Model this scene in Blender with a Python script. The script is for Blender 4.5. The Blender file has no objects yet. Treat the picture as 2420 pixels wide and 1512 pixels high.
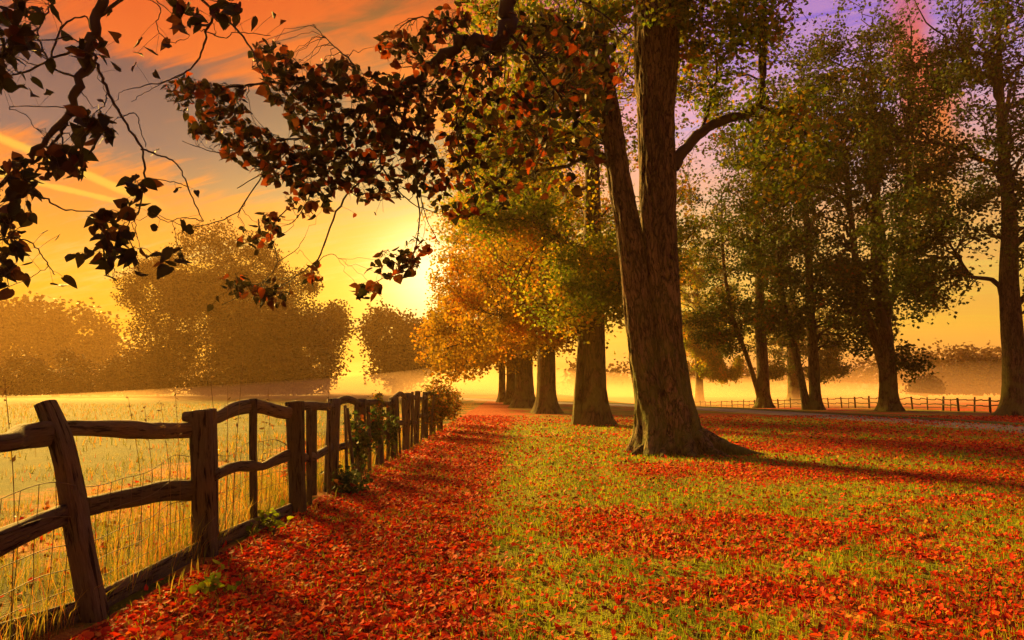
import bpy, math, random
import numpy as np
from mathutils import Vector

# ------------------------------------------------------------------ camera, world, sun, exposure
sc = bpy.context.scene
COL = sc.collection
RAD = math.radians
F, CX, CY = 1613.0, 1209.5, 756.0          # lens in layout pixels (2419 x 1512)
EYE = 1.5
PITCH = math.atan(159.0 / F)

cam_data = bpy.data.cameras.new('camera')
cam_data.sensor_width = 36.0
cam_data.lens = 36.0 * F / 2419.0
cam_data.clip_start = 0.05
cam_data.clip_end = 3000
cam = bpy.data.objects.new('camera', cam_data)
COL.objects.link(cam)
cam.location = (0, 0, EYE)
cam.rotation_euler = (RAD(90) + PITCH, 0, 0)
sc.camera = cam

SUN_AZ, SUN_EL = -0.64, 0.36             # radians: left of straight ahead, above the horizon
SUN_DIR = Vector((math.sin(SUN_AZ) * math.cos(SUN_EL), math.cos(SUN_AZ) * math.cos(SUN_EL), math.sin(SUN_EL)))
SUN_STRENGTH, SUN_COLOR, SUN_ANGLE = 5.0, (1.0, 0.56, 0.10), 12.0
HAZE_DENSITY, HAZE_COLOR, HAZE_ANISO = 0.00052, (1.0, 0.60, 0.22), 0.35
MIST_COLOR = (1.0, 0.70, 0.42)
EXPOSURE = 2.0
CLOUD_COVER = 0.995
SKY_STRENGTH = 0.05                        # strength of the clear-sky model
CLOUD_STRENGTH = 0.21                      # strength of the lit cloud layer

sl = bpy.data.lights.new('sun', 'SUN')
sl.energy = SUN_STRENGTH
sl.color = SUN_COLOR
sl.angle = RAD(SUN_ANGLE)
so = bpy.data.objects.new('sun', sl)
COL.objects.link(so)
so.rotation_euler = (-SUN_DIR).to_track_quat('-Z', 'Y').to_euler()
so.location = (0, 0, 50)

sc.view_settings.view_transform = 'Standard'
sc.view_settings.look = 'None'
sc.view_settings.gamma = 1.0
sc.view_settings.use_curve_mapping = False
sc.view_settings.exposure = EXPOSURE
sc.cycles.use_denoising = True
sc.cycles.max_bounces = 6
sc.cycles.diffuse_bounces = 3
sc.cycles.glossy_bounces = 1
sc.cycles.transmission_bounces = 4
sc.cycles.volume_bounces = 1
sc.cycles.transparent_max_bounces = 4
sc.cycles.sample_clamp_indirect = 6.0
sc.cycles.use_adaptive_sampling = True
sc.cycles.adaptive_threshold = 0.015


def lin(r, g, b):
    f = lambda c: (c / 255 / 12.92) if c / 255 <= 0.04045 else ((c / 255 + 0.055) / 1.055) ** 2.4
    return (f(r), f(g), f(b), 1.0)


class NT:
    """small helper round a node tree"""
    def __init__(self, tree):
        self.t = tree
        tree.nodes.clear()

    def n(self, kind, **kw):
        nd = self.t.nodes.new(kind)
        for k, v in kw.items():
            setattr(nd, k, v)
        return nd

    def put(self, sock, v):
        if hasattr(v, 'is_output') or isinstance(v, bpy.types.NodeSocket):
            self.t.links.new(v, sock)
        elif v is not None:
            sock.default_value = v

    def m(self, op, a, b=None, c=None, clamp=False):
        nd = self.n('ShaderNodeMath', operation=op, use_clamp=clamp)
        for s, v in zip(nd.inputs, (a, b, c)):
            self.put(s, v)
        return nd.outputs[0]

    def vm(self, op, a, b=None):
        nd = self.n('ShaderNodeVectorMath', operation=op)
        self.put(nd.inputs[0], a)
        if b is not None:
            self.put(nd.inputs[1], b)
        return nd.outputs['Value'] if op in ('DOT_PRODUCT', 'LENGTH') else nd.outputs[0]

    def ramp(self, fac, stops, mode='LINEAR'):
        nd = self.n('ShaderNodeValToRGB')
        cr = nd.color_ramp
        cr.interpolation = mode
        while len(cr.elements) < len(stops):
            cr.elements.new(0.5)
        for e, (p, c) in zip(cr.elements, stops):
            e.position = p
            e.color = c if len(c) == 4 else (*c, 1)
        self.put(nd.inputs[0], fac)
        return nd.outputs[0]

    def mix(self, fac, a, b, blend='MIX'):
        nd = self.n('ShaderNodeMix', data_type='RGBA', blend_type=blend)
        self.put(nd.inputs[0], fac)
        self.put(nd.inputs[6], a)
        self.put(nd.inputs[7], b)
        return nd.outputs[2]

    def noise(self, vec, scale, detail=4, rough=0.55, dist=0.0, col=False):
        nd = self.n('ShaderNodeTexNoise')
        self.put(nd.inputs['Vector'], vec)
        nd.inputs['Scale'].default_value = scale
        nd.inputs['Detail'].default_value = detail
        nd.inputs['Roughness'].default_value = rough
        nd.inputs['Distortion'].default_value = dist
        return nd.outputs['Color' if col else 'Fac']

    def smooth(self, x, a, b):
        nd = self.n('ShaderNodeMapRange', interpolation_type='SMOOTHSTEP')
        self.put(nd.inputs[0], x)
        nd.inputs[1].default_value = a
        nd.inputs[2].default_value = b
        return nd.outputs[0]

    def xyz(self, x, y, z):
        nd = self.n('ShaderNodeCombineXYZ')
        for s, v in zip(nd.inputs, (x, y, z)):
            self.put(s, v)
        return nd.outputs[0]

    def sep(self, v):
        nd = self.n('ShaderNodeSeparateXYZ')
        self.put(nd.inputs[0], v)
        return nd.outputs


def pix_dir(px, py):
    xc, yc = (px - CX) / F, -(py - CY) / F
    cp, sp = math.cos(PITCH), math.sin(PITCH)
    v = Vector((xc, cp - yc * sp, sp + yc * cp))
    return v


def at(px, py, Y):
    d = pix_dir(px, py)
    s = Y / d.y
    return np.array((d.x * s, Y, EYE + d.z * s))


def build_world():
    w = bpy.data.worlds.new('World')
    sc.world = w
    w.use_nodes = True
    N = NT(w.node_tree)
    tc = N.n('ShaderNodeTexCoord')
    d = N.vm('NORMALIZE', tc.outputs['Generated'])
    X, Y, Z = N.sep(d)
    el = N.m('ARCSINE', Z)
    az = N.m('ARCTAN2', X, Y)
    t = N.m('MULTIPLY', N.m('MAXIMUM', el, 0.0), 1 / 0.62)          # 1 at 35 degrees up
    # cloud-plane coordinates for the streaks
    inv = N.m('DIVIDE', 1.0, N.m('ADD', N.m('MAXIMUM', Z, 0.0), 0.12))
    u = N.m('MULTIPLY', X, inv)
    v = N.m('MULTIPLY', Y, inv)
    vs = N.m('ADD', N.m('MULTIPLY', v, 2.2), N.m('MULTIPLY', u, 0.9))
    p1 = N.xyz(N.m('MULTIPLY', u, 0.75), vs, 0.0)
    n1 = N.noise(p1, 0.85, 5, 0.55, 0.6)
    p2 = N.xyz(N.m('MULTIPLY', u, 1.2), N.m('MULTIPLY', vs, 2.6), 3.7)
    n2 = N.noise(p2, 2.6, 5, 0.6, 0.9)
    cl = N.m('ADD', N.m('MULTIPLY', n1, 0.55), N.m('MULTIPLY', n2, 0.5))
    # a clearer lane of sky half way up the left of the view
    lane = N.m('MULTIPLY', N.smooth(N.m('ABSOLUTE', N.m('SUBTRACT', t, N.m('ADD', 0.47, N.m('MULTIPLY', az, -0.16)))), 0.15, 0.03), N.smooth(az, 0.1, -0.25))
    cl = N.smooth(N.m('SUBTRACT', cl, N.m('MULTIPLY', lane, 0.24)), 0.38, 0.56)
    lc = N.ramp(t, [(0.0, lin(255, 168, 16)), (0.22, lin(255, 182, 30)), (0.38, lin(246, 140, 52)), (0.6, lin(238, 98, 30)), (0.8, lin(228, 70, 20)), (1.0, lin(208, 54, 26))])
    lg = N.ramp(t, [(0.0, lin(255, 196, 50)), (0.25, lin(252, 200, 96)), (0.40, lin(160, 126, 90)), (0.50, lin(74, 78, 98)), (0.64, lin(36, 46, 84)), (0.8, lin(104, 42, 40)), (1.0, lin(110, 46, 52))])
    rc = N.ramp(t, [(0.0, lin(250, 140, 92)), (0.12, lin(255, 200, 70)), (0.35, lin(255, 190, 110)), (0.6, lin(240, 180, 210)), (0.8, lin(190, 140, 215)), (1.0, lin(150, 120, 205))])
    rg = N.ramp(t, [(0.0, lin(250, 140, 96)), (0.14, lin(255, 214, 70)), (0.34, lin(255, 214, 120)), (0.55, lin(206, 186, 226)), (0.75, lin(130, 104, 232)), (1.0, lin(92, 72, 205))])
    side = N.smooth(az, -0.08, 0.30)
    # to the rear the two halves meet again
    back = N.smooth(Y, 0.25, -0.5)
    side = N.m('ADD', N.m('MULTIPLY', side, N.m('SUBTRACT', 1.0, back)), N.m('MULTIPLY', back, 0.5))
    left = N.mix(cl, lg, lc)
    right = N.mix(cl, rg, rc)
    col = N.mix(side, left, right)
    # orange lit cloud bank low in the right of the view
    ob = N.m('ADD', az, N.m('MULTIPLY', N.noise(d, 7.0, 3), 0.16))
    bank = N.m('MULTIPLY', N.smooth(N.m('ABSOLUTE', N.m('SUBTRACT', ob, 0.645)), 0.045, 0.012),
               N.m('MULTIPLY', N.smooth(el, 0.17, 0.26), N.smooth(el, 0.56, 0.40)))
    col = N.mix(N.m('MULTIPLY', bank, 0.9), col, N.ramp(t, [(0.3, lin(255, 190, 50)), (0.6, lin(255, 110, 30)), (1, lin(230, 90, 60))]))
    # two vapour trails (great circles)
    for (a, b, wd, az0, az1) in (((-60, 300), (420, 505), 0.0045, -0.75, -0.46), ((60, 425), (420, 508), 0.003, -0.72, -0.48)):
        nrm = pix_dir(*a).cross(pix_dir(*b)).normalized()
        dist = N.m('ABSOLUTE', N.vm('DOT_PRODUCT', N.vm('ADD', d, N.vm('SCALE', N.xyz(0, 0, 0))), tuple(nrm)))
        dist = N.m('ADD', dist, N.m('MULTIPLY', N.m('SUBTRACT', N.noise(d, 60.0, 2), 0.5), 0.004))
        lane = N.m('MULTIPLY', N.smooth(dist, wd * 1.6, wd * 0.4), N.m('MULTIPLY', N.smooth(az, az0, az0 + .05), N.smooth(az, az1, az1 - .08)))
        col = N.mix(N.m('MULTIPLY', lane, 0.75), col, lin(246, 206, 70))
    # towards the zenith the sky turns to a paler grey lilac, away from the sun it dims
    zen = N.smooth(el, 0.65, 1.2)
    col = N.mix(N.m('MULTIPLY', zen, 0.8), col, lin(205, 178, 172))
    sd = N.vm('DOT_PRODUCT', d, tuple(SUN_DIR))
    dim = N.m('ADD', 0.55, N.m('MULTIPLY', N.smooth(sd, -0.6, 0.7), 0.45))
    col = N.mix(1.0, col, N.xyz(dim, dim, dim), 'MULTIPLY')
    # aureole round the sun behind the mist
    gap = tuple(pix_dir(1030, 650).normalized())                   # bright break low in the cloud
    sdp = N.m('MAXIMUM', N.vm('DOT_PRODUCT', d, gap), 0.0)
    g1 = N.m('MULTIPLY', N.m('POWER', sdp, 26.0), 0.9)
    g2 = N.m('MULTIPLY', N.m('POWER', sdp, 420.0), 1.5)
    glow = N.mix(1.0, N.mix(1.0, (1.0, 0.66, 0.12, 1), N.xyz(g1, g1, g1), 'MULTIPLY'), N.mix(1.0, (1.0, 0.86, 0.5, 1), N.xyz(g2, g2, g2), 'MULTIPLY'), 'ADD')
    col = N.mix(1.0, col, glow, 'ADD')
    bg = N.n('ShaderNodeBackground')
    N.put(bg.inputs[0], col)
    bg.inputs[1].default_value = CLOUD_STRENGTH
    sky = N.n('ShaderNodeTexSky', sky_type='NISHITA', sun_disc=False)
    sky.sun_elevation = SUN_EL
    sky.sun_rotation = SUN_AZ
    sky.air_density = 2.0
    sky.dust_density = 4.0
    bg2 = N.n('ShaderNodeBackground')
    N.put(bg2.inputs[0], sky.outputs[0])
    bg2.inputs[1].default_value = SKY_STRENGTH
    add = N.n('ShaderNodeMixShader')                              # thin cloud veils nine tenths of the clear sky
    add.inputs[0].default_value = CLOUD_COVER
    N.put(add.inputs[1], bg2.outputs[0])
    N.put(add.inputs[2], bg.outputs[0])
    out = N.n('ShaderNodeOutputWorld')
    N.put(out.inputs[0], add.outputs[0])
    w.cycles.sampling_method = 'MANUAL'
    w.cycles.sample_map_resolution = 1024


build_world()

# ------------------------------------------------------------------ helpers
rng = np.random.default_rng(7)
random.seed(7)


def tag(o, label=None, cat=None, group=None, kind=None):
    if label: o['label'] = label
    if cat: o['category'] = cat
    if group: o['group'] = group
    if kind: o['kind'] = kind
    return o


def thing(name, loc, label, cat, group=None):
    o = bpy.data.objects.new(name, None)
    o.empty_display_size = 0.2
    COL.objects.link(o)
    o.location = tuple(float(v) for v in loc)
    return tag(o, label, cat, group)


def mesh_np(name, V, Fc, smooth=False, attr=None):
    V = np.asarray(V, np.float32)
    Fc = np.asarray(Fc, np.int32)
    k = Fc.shape[1]
    me = bpy.data.meshes.new(name)
    me.vertices.add(len(V))
    me.vertices.foreach_set('co', V.ravel())
    me.loops.add(Fc.size)
    me.loops.foreach_set('vertex_index', Fc.ravel())
    me.polygons.add(len(Fc))
    me.polygons.foreach_set('loop_start', np.arange(0, Fc.size, k, dtype=np.int32))
    if smooth:
        me.polygons.foreach_set('use_smooth', np.ones(len(Fc), bool))
    for an, data in (attr or {}).items():
        data = np.asarray(data, np.float32)
        if data.ndim == 1:
            a = me.attributes.new(an, 'FLOAT', 'POINT')
            a.data.foreach_set('value', data)
        else:
            a = me.attributes.new(an, 'FLOAT_VECTOR', 'POINT')
            a.data.foreach_set('vector', data.ravel())
    me.update(calc_edges=True)
    return me


def obj(name, me, mat, parent=None):
    o = bpy.data.objects.new(name, me)
    COL.objects.link(o)
    if mat is not None and not me.materials:
        me.materials.append(mat)
    if parent is not None:
        o.parent = parent
    return o


def part(name, V, Fc, mat, parent, smooth=False, attr=None, kind=None, label=None):
    """a mesh given in world coordinates, linked below its parent"""
    off = np.zeros(3)
    p = parent
    while p is not None:
        off += np.array(p.location)
        p = p.parent
    o = obj(name, mesh_np(name, np.asarray(V) - off, Fc, smooth, attr), mat, parent)
    return tag(o, label, kind=kind)


class Geo:
    def __init__(self):
        self.v, self.f, self.a, self.n = [], [], [], 0

    def add(self, V, Fc, A=None):
        V = np.asarray(V, float)
        self.v.append(V)
        self.f.append(np.asarray(Fc) + self.n)
        self.a.append(np.zeros((len(V), 3)) if A is None else A)
        self.n += len(V)

    def get(self):
        return np.concatenate(self.v), np.concatenate(self.f), np.concatenate(self.a)


def _hash(ix, iy, iz):
    h = (ix * 374761393 + iy * 668265263 + iz * 1274126177) & 0xFFFFFFFF
    h = ((h ^ (h >> 13)) * 1103515245) & 0xFFFFFFFF
    h = ((h ^ (h >> 16)) * 2246822519) & 0xFFFFFFFF
    return ((h ^ (h >> 15)) & 0xFFFFFF) / float(0xFFFFFF)


def vnoise(p):
    p = np.asarray(p, float)
    i = np.floor(p).astype(np.int64)
    f = p - i
    f = f * f * (3 - 2 * f)
    r = 0
    for dx in (0, 1):
        for dy in (0, 1):
            for dz in (0, 1):
                wgt = (f[..., 0] if dx else 1 - f[..., 0]) * (f[..., 1] if dy else 1 - f[..., 1]) * (f[..., 2] if dz else 1 - f[..., 2])
                r = r + wgt * _hash(i[..., 0] + dx + 1000, i[..., 1] + dy + 1000, i[..., 2] + dz + 1000)
    return r


def fbm(p, oct=4):
    p = np.asarray(p, float)
    s, a, t = 0, 0.5, 0
    for k in range(oct):
        s = s + a * vnoise(p * (2 ** k) + 17.3 * k)
        t += a
        a *= 0.5
    return s / t


def fbm2(x, y, scale, oct=4, seed=0.0):
    return fbm(np.stack([np.asarray(x) * scale, np.asarray(y) * scale, np.full(np.shape(x), seed + 0.37)], -1), oct)


def sstep(x, a, b):
    t = np.clip((x - a) / (b - a), 0, 1)
    return t * t * (3 - 2 * t)


def terrain(x, y):
    x = np.asarray(x, float); y = np.asarray(y, float)
    return -1.0 * sstep(y, 46, 84) * sstep(x, 9, 20)


def ground(px, py):
    d = np.array(pix_dir(px, py))
    s = EYE / -d[2] if d[2] < 0 else 300.0
    for _ in range(12):
        p = d * s
        s = (EYE - float(terrain(p[0], p[1]))) / -d[2]
    return np.array((d[0] * s, d[1] * s, EYE + d[2] * s))


def unit(v):
    return v / np.maximum(np.linalg.norm(v, axis=-1, keepdims=True), 1e-9)


def tubes(P, R, S=6):
    """P (B,K,3), R (B,K) -> verts, quads"""
    B, K, _ = P.shape
    T = unit(np.gradient(P, axis=1))
    ax = np.eye(3)[np.argmin(np.abs(T.mean(1)), axis=1)]
    a = unit(np.cross(T, ax[:, None, :]))
    b = np.cross(T, a)
    th = np.arange(S) * 2 * np.pi / S
    V = P[:, :, None, :] + R[:, :, None, None] * (np.cos(th)[None, None, :, None] * a[:, :, None, :] + np.sin(th)[None, None, :, None] * b[:, :, None, :])
    idx = np.arange(B * K * S).reshape(B, K, S)
    nx = np.roll(idx, -1, axis=2)
    Q = np.stack([idx[:, :-1], nx[:, :-1], nx[:, 1:], idx[:, 1:]], -1).reshape(-1, 4)
    return V.reshape(-1, 3), Q


def resample(pts, K):
    pts = np.asarray(pts, float)
    # Catmull-Rom through the points
    P = np.vstack([2 * pts[0] - pts[1], pts, 2 * pts[-1] - pts[-2]])
    out = []
    n = len(pts) - 1
    for t in np.linspace(0, n, K):
        i = min(int(t), n - 1)
        f = t - i
        p0, p1, p2, p3 = P[i], P[i + 1], P[i + 2], P[i + 3]
        out.append(0.5 * ((2 * p1) + (-p0 + p2) * f + (2 * p0 - 5 * p1 + 4 * p2 - p3) * f * f + (-p0 + 3 * p1 - 3 * p2 + p3) * f ** 3))
    return np.array(out)


def attach(nodes, ndir, nrad, tips, K, rg, r_tip, pull=0.45, droop=0.0, wob=0.05, bias=0.7):
    """join each tip to its best skeleton node with a curved branch"""
    dv = tips[:, None, :] - nodes[None, :, :]
    L = np.linalg.norm(dv, axis=2)
    cosang = (dv * ndir[None]).sum(2) / np.maximum(L, 1e-6)
    cost = L * (1 + bias * (1 - cosang)) + 1e-3
    j = np.argmin(cost, axis=1)
    st, sd = nodes[j], ndir[j]
    d = np.linalg.norm(tips - st, axis=1, keepdims=True)
    c = st + sd * d * pull + np.array([0, 0, 1.0]) * d * droop
    t = np.linspace(0, 1, K)[None, :, None]
    P = (1 - t) ** 2 * st[:, None] + 2 * t * (1 - t) * c[:, None] + t * t * tips[:, None]
    w = rg.normal(0, 1, P.shape) * wob * d[:, None, :] * (t * (1 - t) * 4)
    P = P + w
    r0 = np.minimum(nrad[j] * 0.7, np.maximum(r_tip * 1.5, d[:, 0] * 0.018 + r_tip))
    tt = np.linspace(0, 1, K)[None, :]
    R = r0[:, None] * (1 - tt) + r_tip * tt
    T = unit(np.gradient(P, axis=1))
    return P, R, P[:, 1:].reshape(-1, 3), T[:, 1:].reshape(-1, 3), R[:, 1:].reshape(-1)


def leaf_frames(n, rg, hang=0.35, up=0.3):
    a = rg.normal(0, 1, (n, 3))
    a[:, 2] = a[:, 2] * 0.6 - hang
    a = unit(a)
    nn = rg.normal(0, 1, (n, 3))
    nn[:, 2] += up
    nn = unit(nn - (nn * a).sum(1, keepdims=True) * a)
    return a, nn, np.cross(nn, a)


def leaf_quads(pos, size, rg, hang=0.35, up=0.3, wid=0.4):
    """folded four-cornered leaves"""
    n = len(pos)
    a, nn, s = leaf_frames(n, rg, hang, up)
    L = size[:, None]
    f = rg.uniform(-0.05, 0.2, (n, 1))
    V = np.stack([pos, pos + a * L * .42 + s * L * wid + nn * L * f, pos + a * L, pos + a * L * .42 - s * L * wid + nn * L * f], 1)
    b = np.arange(n)[:, None] * 4
    T = np.concatenate([b + [[0, 1, 2]], b + [[0, 2, 3]]], 1).reshape(-1, 3)
    return V.reshape(-1, 3), T


# heart-shaped leaf outline (x along midrib, y across), with short stalk
HEART = np.array([(0, 0), (-.08, .16), (.02, .36), (.22, .47), (.48, .42), (.72, .24), (1.0, 0), (.70, -.26), (.46, -.43), (.2, -.46), (.0, -.34), (-.09, -.15)])


def heart_leaves(pos, size, rg, hang=0.5, up=0.2, curl=0.45, frames=None):
    n = len(pos)
    a, nn, s = frames if frames is not None else leaf_frames(n, rg, hang, up)
    m = len(HEART)
    L = size[:, None, None]
    cu = rg.uniform(-curl, curl, (n, 1))
    fo = rg.uniform(0.05, 0.45, (n, 1))
    wd = rg.uniform(0.5, 1.05, (n, 1))
    x, y = HEART[None, :, 0], HEART[None, :, 1] * wd
    h = cu * (x * x) + fo * np.abs(y) * 0.8 + rg.normal(0, 0.025, (n, m))
    V = pos[:, None] + L * (x[..., None] * a[:, None] + y[..., None] * s[:, None] + h[..., None] * nn[:, None])
    # midrib point as fan centre
    xc = np.full((n, 1), .38)
    hc = cu * .14
    Cc = pos[:, None] + L * (xc[..., None] * a[:, None] + hc[..., None] * nn[:, None])
    V = np.concatenate([V, Cc], 1)
    k = m + 1
    b = (np.arange(n) * k)[:, None, None]
    i = np.arange(m)
    tri = np.stack([i, (i + 1) % m, np.full(m, m)], 1)[None]
    return V.reshape(-1, 3), (tri + b).reshape(-1, 3)


# ------------------------------------------------------------------ materials
def material(name):
    m = bpy.data.materials.new(name)
    m.use_nodes = True
    return m, NT(m.node_tree)


def leaf_mat(name, stops, trans=0.5, rough=0.6, gain=1.25, clump=0.0, cscale=0.5):
    m, N = material(name)
    g = N.n('ShaderNodeNewGeometry')
    oi = N.n('ShaderNodeObjectInfo')
    r = N.m('FRACT', N.m('ADD', g.outputs['Random Per Island'], oi.outputs['Random']))
    tc = N.n('ShaderNodeTexCoord')
    if clump:
        cn = N.smooth(N.noise(tc.outputs['Object'], cscale, 3, 0.6), 0.32, 0.68)
        r = N.m('ADD', N.m('MULTIPLY', r, 1 - clump), N.m('MULTIPLY', cn, clump))
    c = N.ramp(r, stops)
    v = N.noise(tc.outputs['Object'], 30.0, 2)
    c = N.mix(0.35, c, N.mix(v, (0.25, 0.2, 0.15, 1), (1.5, 1.5, 1.5, 1)), 'MULTIPLY')
    p = N.n('ShaderNodeBsdfPrincipled')
    N.put(p.inputs['Base Color'], c)
    p.inputs['Roughness'].default_value = rough
    p.inputs['Specular IOR Level'].default_value = 0.08
    t = N.n('ShaderNodeBsdfTranslucent')
    N.put(t.inputs['Color'], N.mix(1.0, c, (gain, gain, gain * 0.8, 1), 'MULTIPLY'))
    mx = N.n('ShaderNodeMixShader')
    mx.inputs[0].default_value = trans
    N.put(mx.inputs[1], p.outputs[0])
    N.put(mx.inputs[2], t.outputs[0])
    o = N.n('ShaderNodeOutputMaterial')
    N.put(o.inputs[0], mx.outputs[0])
    return m


def bark_mat(name, dark, light, moss=None, attr=True, scale=7.0, bump=0.6):
    m, N = material(name)
    if attr:
        at_ = N.n('ShaderNodeAttribute', attribute_name='bark')
        vec = at_.outputs['Vector']
    else:
        vec = N.n('ShaderNodeTexCoord').outputs['Object']
    warp = N.vm('ADD', vec, N.vm('SCALE', N.noise(vec, 2.0, 3, col=True)))
    nd = N.t.nodes[-1]
    n1 = N.noise(vec, scale, 5, 0.6, 0.6)
    wv = N.vm('ADD', vec, N.vm('MULTIPLY', N.noise(vec, scale * .6, 3, col=True), (0.10, 0.10, 0.06)))
    f1 = N.m('ABSOLUTE', N.m('SUBTRACT', N.noise(wv, scale * 1.5, 3, 0.55), 0.5))
    f2 = N.m('ABSOLUTE', N.m('SUBTRACT', N.noise(wv, scale * 3.3, 3, 0.6), 0.5))
    ridge = N.m('MULTIPLY', N.smooth(f1, 0.0, 0.075), N.m('ADD', 0.45, N.m('MULTIPLY', N.smooth(f2, 0.0, 0.08), 0.55)))
    c = N.mix(N.m('MULTIPLY', ridge, N.m('ADD', 0.3, n1)), (*dark, 1), (*light, 1))
    big = N.noise(vec, 1.3, 3, 0.6)
    c = N.mix(0.6, c, N.mix(N.smooth(big, 0.35, 0.65), (0.45, 0.42, 0.4, 1), (1.35, 1.3, 1.25, 1)), 'MULTIPLY')
    if moss:
        geo = N.n('ShaderNodeNewGeometry')
        z = N.sep(geo.outputs['Position'])[2]
        mk = N.m('MULTIPLY', N.smooth(N.noise(geo.outputs['Position'], 1.6, 4), 0.38, 0.62), N.smooth(z, moss[1], 0.2))
        c = N.mix(N.m('MULTIPLY', mk, 0.75), c, (*moss[0], 1))
    p = N.n('ShaderNodeBsdfPrincipled')
    N.put(p.inputs['Base Color'], c)
    p.inputs['Roughness'].default_value = 0.9
    p.inputs['Specular IOR Level'].default_value = 0.15
    b = N.n('ShaderNodeBump')
    b.inputs['Strength'].default_value = bump
    b.inputs['Distance'].default_value = 0.06
    N.put(b.inputs['Height'], N.m('ADD', ridge, N.m('MULTIPLY', n1, 0.7)))
    N.put(p.inputs['Normal'], b.outputs[0])
    o = N.n('ShaderNodeOutputMaterial')
    N.put(o.inputs[0], p.outputs[0])
    return m


def wood_mat(name, dark, light, warm):
    m, N = material(name)
    at_ = N.n('ShaderNodeAttribute', attribute_name='bark')
    vec = at_.outputs['Vector']
    n1 = N.noise(vec, 9.0, 5, 0.65, 0.4)
    n2 = N.noise(vec, 28.0, 4, 0.6, 0.3)
    n3 = N.noise(N.n('ShaderNodeTexCoord').outputs['Object'], 2.2, 3)
    crack = N.smooth(n1, 0.36, 0.47)
    c = N.mix(n2, (*dark, 1), (*light, 1))
    c = N.mix(N.smooth(n3, 0.42, 0.65), c, N.mix(n2, (*dark, 1), (*warm, 1)))
    c = N.mix(crack, (dark[0] * .35, dark[1] * .35, dark[2] * .35, 1), c)
    oi = N.n('ShaderNodeObjectInfo')
    k = N.m('ADD', 0.7, N.m('MULTIPLY', oi.outputs['Random'], 0.6))
    c = N.mix(1.0, c, N.xyz(k, k, k), 'MULTIPLY')
    p = N.n('ShaderNodeBsdfPrincipled')
    N.put(p.inputs['Base Color'], c)
    p.inputs['Roughness'].default_value = 0.85
    p.inputs['Specular IOR Level'].default_value = 0.2
    b = N.n('ShaderNodeBump')
    b.inputs['Strength'].default_value = 0.9
    b.inputs['Distance'].default_value = 0.012
    N.put(b.inputs['Height'], N.m('ADD', crack, N.m('MULTIPLY', n2, 0.6)))
    N.put(p.inputs['Normal'], b.outputs[0])
    o = N.n('ShaderNodeOutputMaterial')
    N.put(o.inputs[0], p.outputs[0])
    return m


def plain_mat(name, col, rough=0.8, metal=0.0):
    m, N = material(name)
    p = N.n('ShaderNodeBsdfPrincipled')
    v = N.noise(N.n('ShaderNodeTexCoord').outputs['Object'], 12.0, 3)
    N.put(p.inputs['Base Color'], N.mix(v, tuple(c * .6 for c in col) + (1,), tuple(min(1, c * 1.4) for c in col) + (1,)))
    p.inputs['Roughness'].default_value = rough
    p.inputs['Metallic'].default_value = metal
    o = N.n('ShaderNodeOutputMaterial')
    N.put(o.inputs[0], p.outputs[0])
    return m


M_BARK = bark_mat('lime_bark', (0.014, 0.009, 0.005), (0.22, 0.145, 0.075), ((0.13, 0.16, 0.03), 5.0), True, 7.0, 0.8)
M_BARK_FAR = bark_mat('avenue_bark', (0.025, 0.017, 0.009), (0.17, 0.115, 0.055), ((0.16, 0.17, 0.04), 5.0), True, 5.0, 0.6)
M_TWIG = plain_mat('twig_bark', (0.028, 0.017, 0.011), 0.9)
M_WOOD = wood_mat('weathered_oak', (0.018, 0.013, 0.009), (0.14, 0.115, 0.07), (0.18, 0.12, 0.05))
M_WIRE = plain_mat('rusty_wire', (0.08, 0.05, 0.035), 0.6, 0.5)

LIME = [(0.0, (0.04, 0.075, 0.010)), (0.35, (0.09, 0.14, 0.012)), (0.62, (0.2, 0.2, 0.02)), (0.8, (0.30, 0.17, 0.02)), (0.92, (0.45, 0.15, 0.02)), (1.0, (0.5, 0.07, 0.015))]
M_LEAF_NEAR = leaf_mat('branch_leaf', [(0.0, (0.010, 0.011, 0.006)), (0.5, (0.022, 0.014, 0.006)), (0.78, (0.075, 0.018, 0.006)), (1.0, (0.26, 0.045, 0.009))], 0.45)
M_LEAF_DARK = leaf_mat('branch_leaf_painted_dim', [(0.0, (0.012, 0.011, 0.007)), (0.7, (0.018, 0.011, 0.007)), (1.0, (0.06, 0.017, 0.008))], 0.25, gain=1.0)  # left bough's dim, underexposed look put into the leaf colour
M_LEAF_T1 = leaf_mat('lime_leaf', LIME, 0.5, clump=.35, cscale=.9)
M_LEAF_AV = leaf_mat('avenue_leaf', [(0.0, (0.045, 0.075, 0.008)), (0.4, (0.12, 0.17, 0.012)), (0.62, (0.28, 0.25, 0.02)), (0.85, (0.5, 0.24, 0.02)), (1.0, (0.6, 0.10, 0.015))], 0.6, clump=.55, cscale=.55)
M_LEAF_GOLD = leaf_mat('golden_leaf', [(0.0, (0.10, 0.085, 0.008)), (0.4, (0.26, 0.17, 0.013)), (0.75, (0.46, 0.22, 0.015)), (1.0, (0.55, 0.12, 0.012))], 0.6, clump=.5, cscale=.4)
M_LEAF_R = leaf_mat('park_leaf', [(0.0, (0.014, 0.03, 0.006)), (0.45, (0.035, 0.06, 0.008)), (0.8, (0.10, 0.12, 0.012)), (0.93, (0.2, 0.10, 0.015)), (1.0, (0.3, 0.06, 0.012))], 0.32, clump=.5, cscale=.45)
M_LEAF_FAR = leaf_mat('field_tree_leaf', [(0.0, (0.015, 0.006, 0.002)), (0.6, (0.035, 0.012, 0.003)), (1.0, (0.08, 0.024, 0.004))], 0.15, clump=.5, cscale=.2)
M_LEAF_BUSH = leaf_mat('hedge_leaf', [(0.0, (0.06, 0.07, 0.012)), (0.5, (0.15, 0.12, 0.02)), (0.8, (0.28, 0.13, 0.02)), (1.0, (0.4, 0.10, 0.02))], 0.45)
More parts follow.
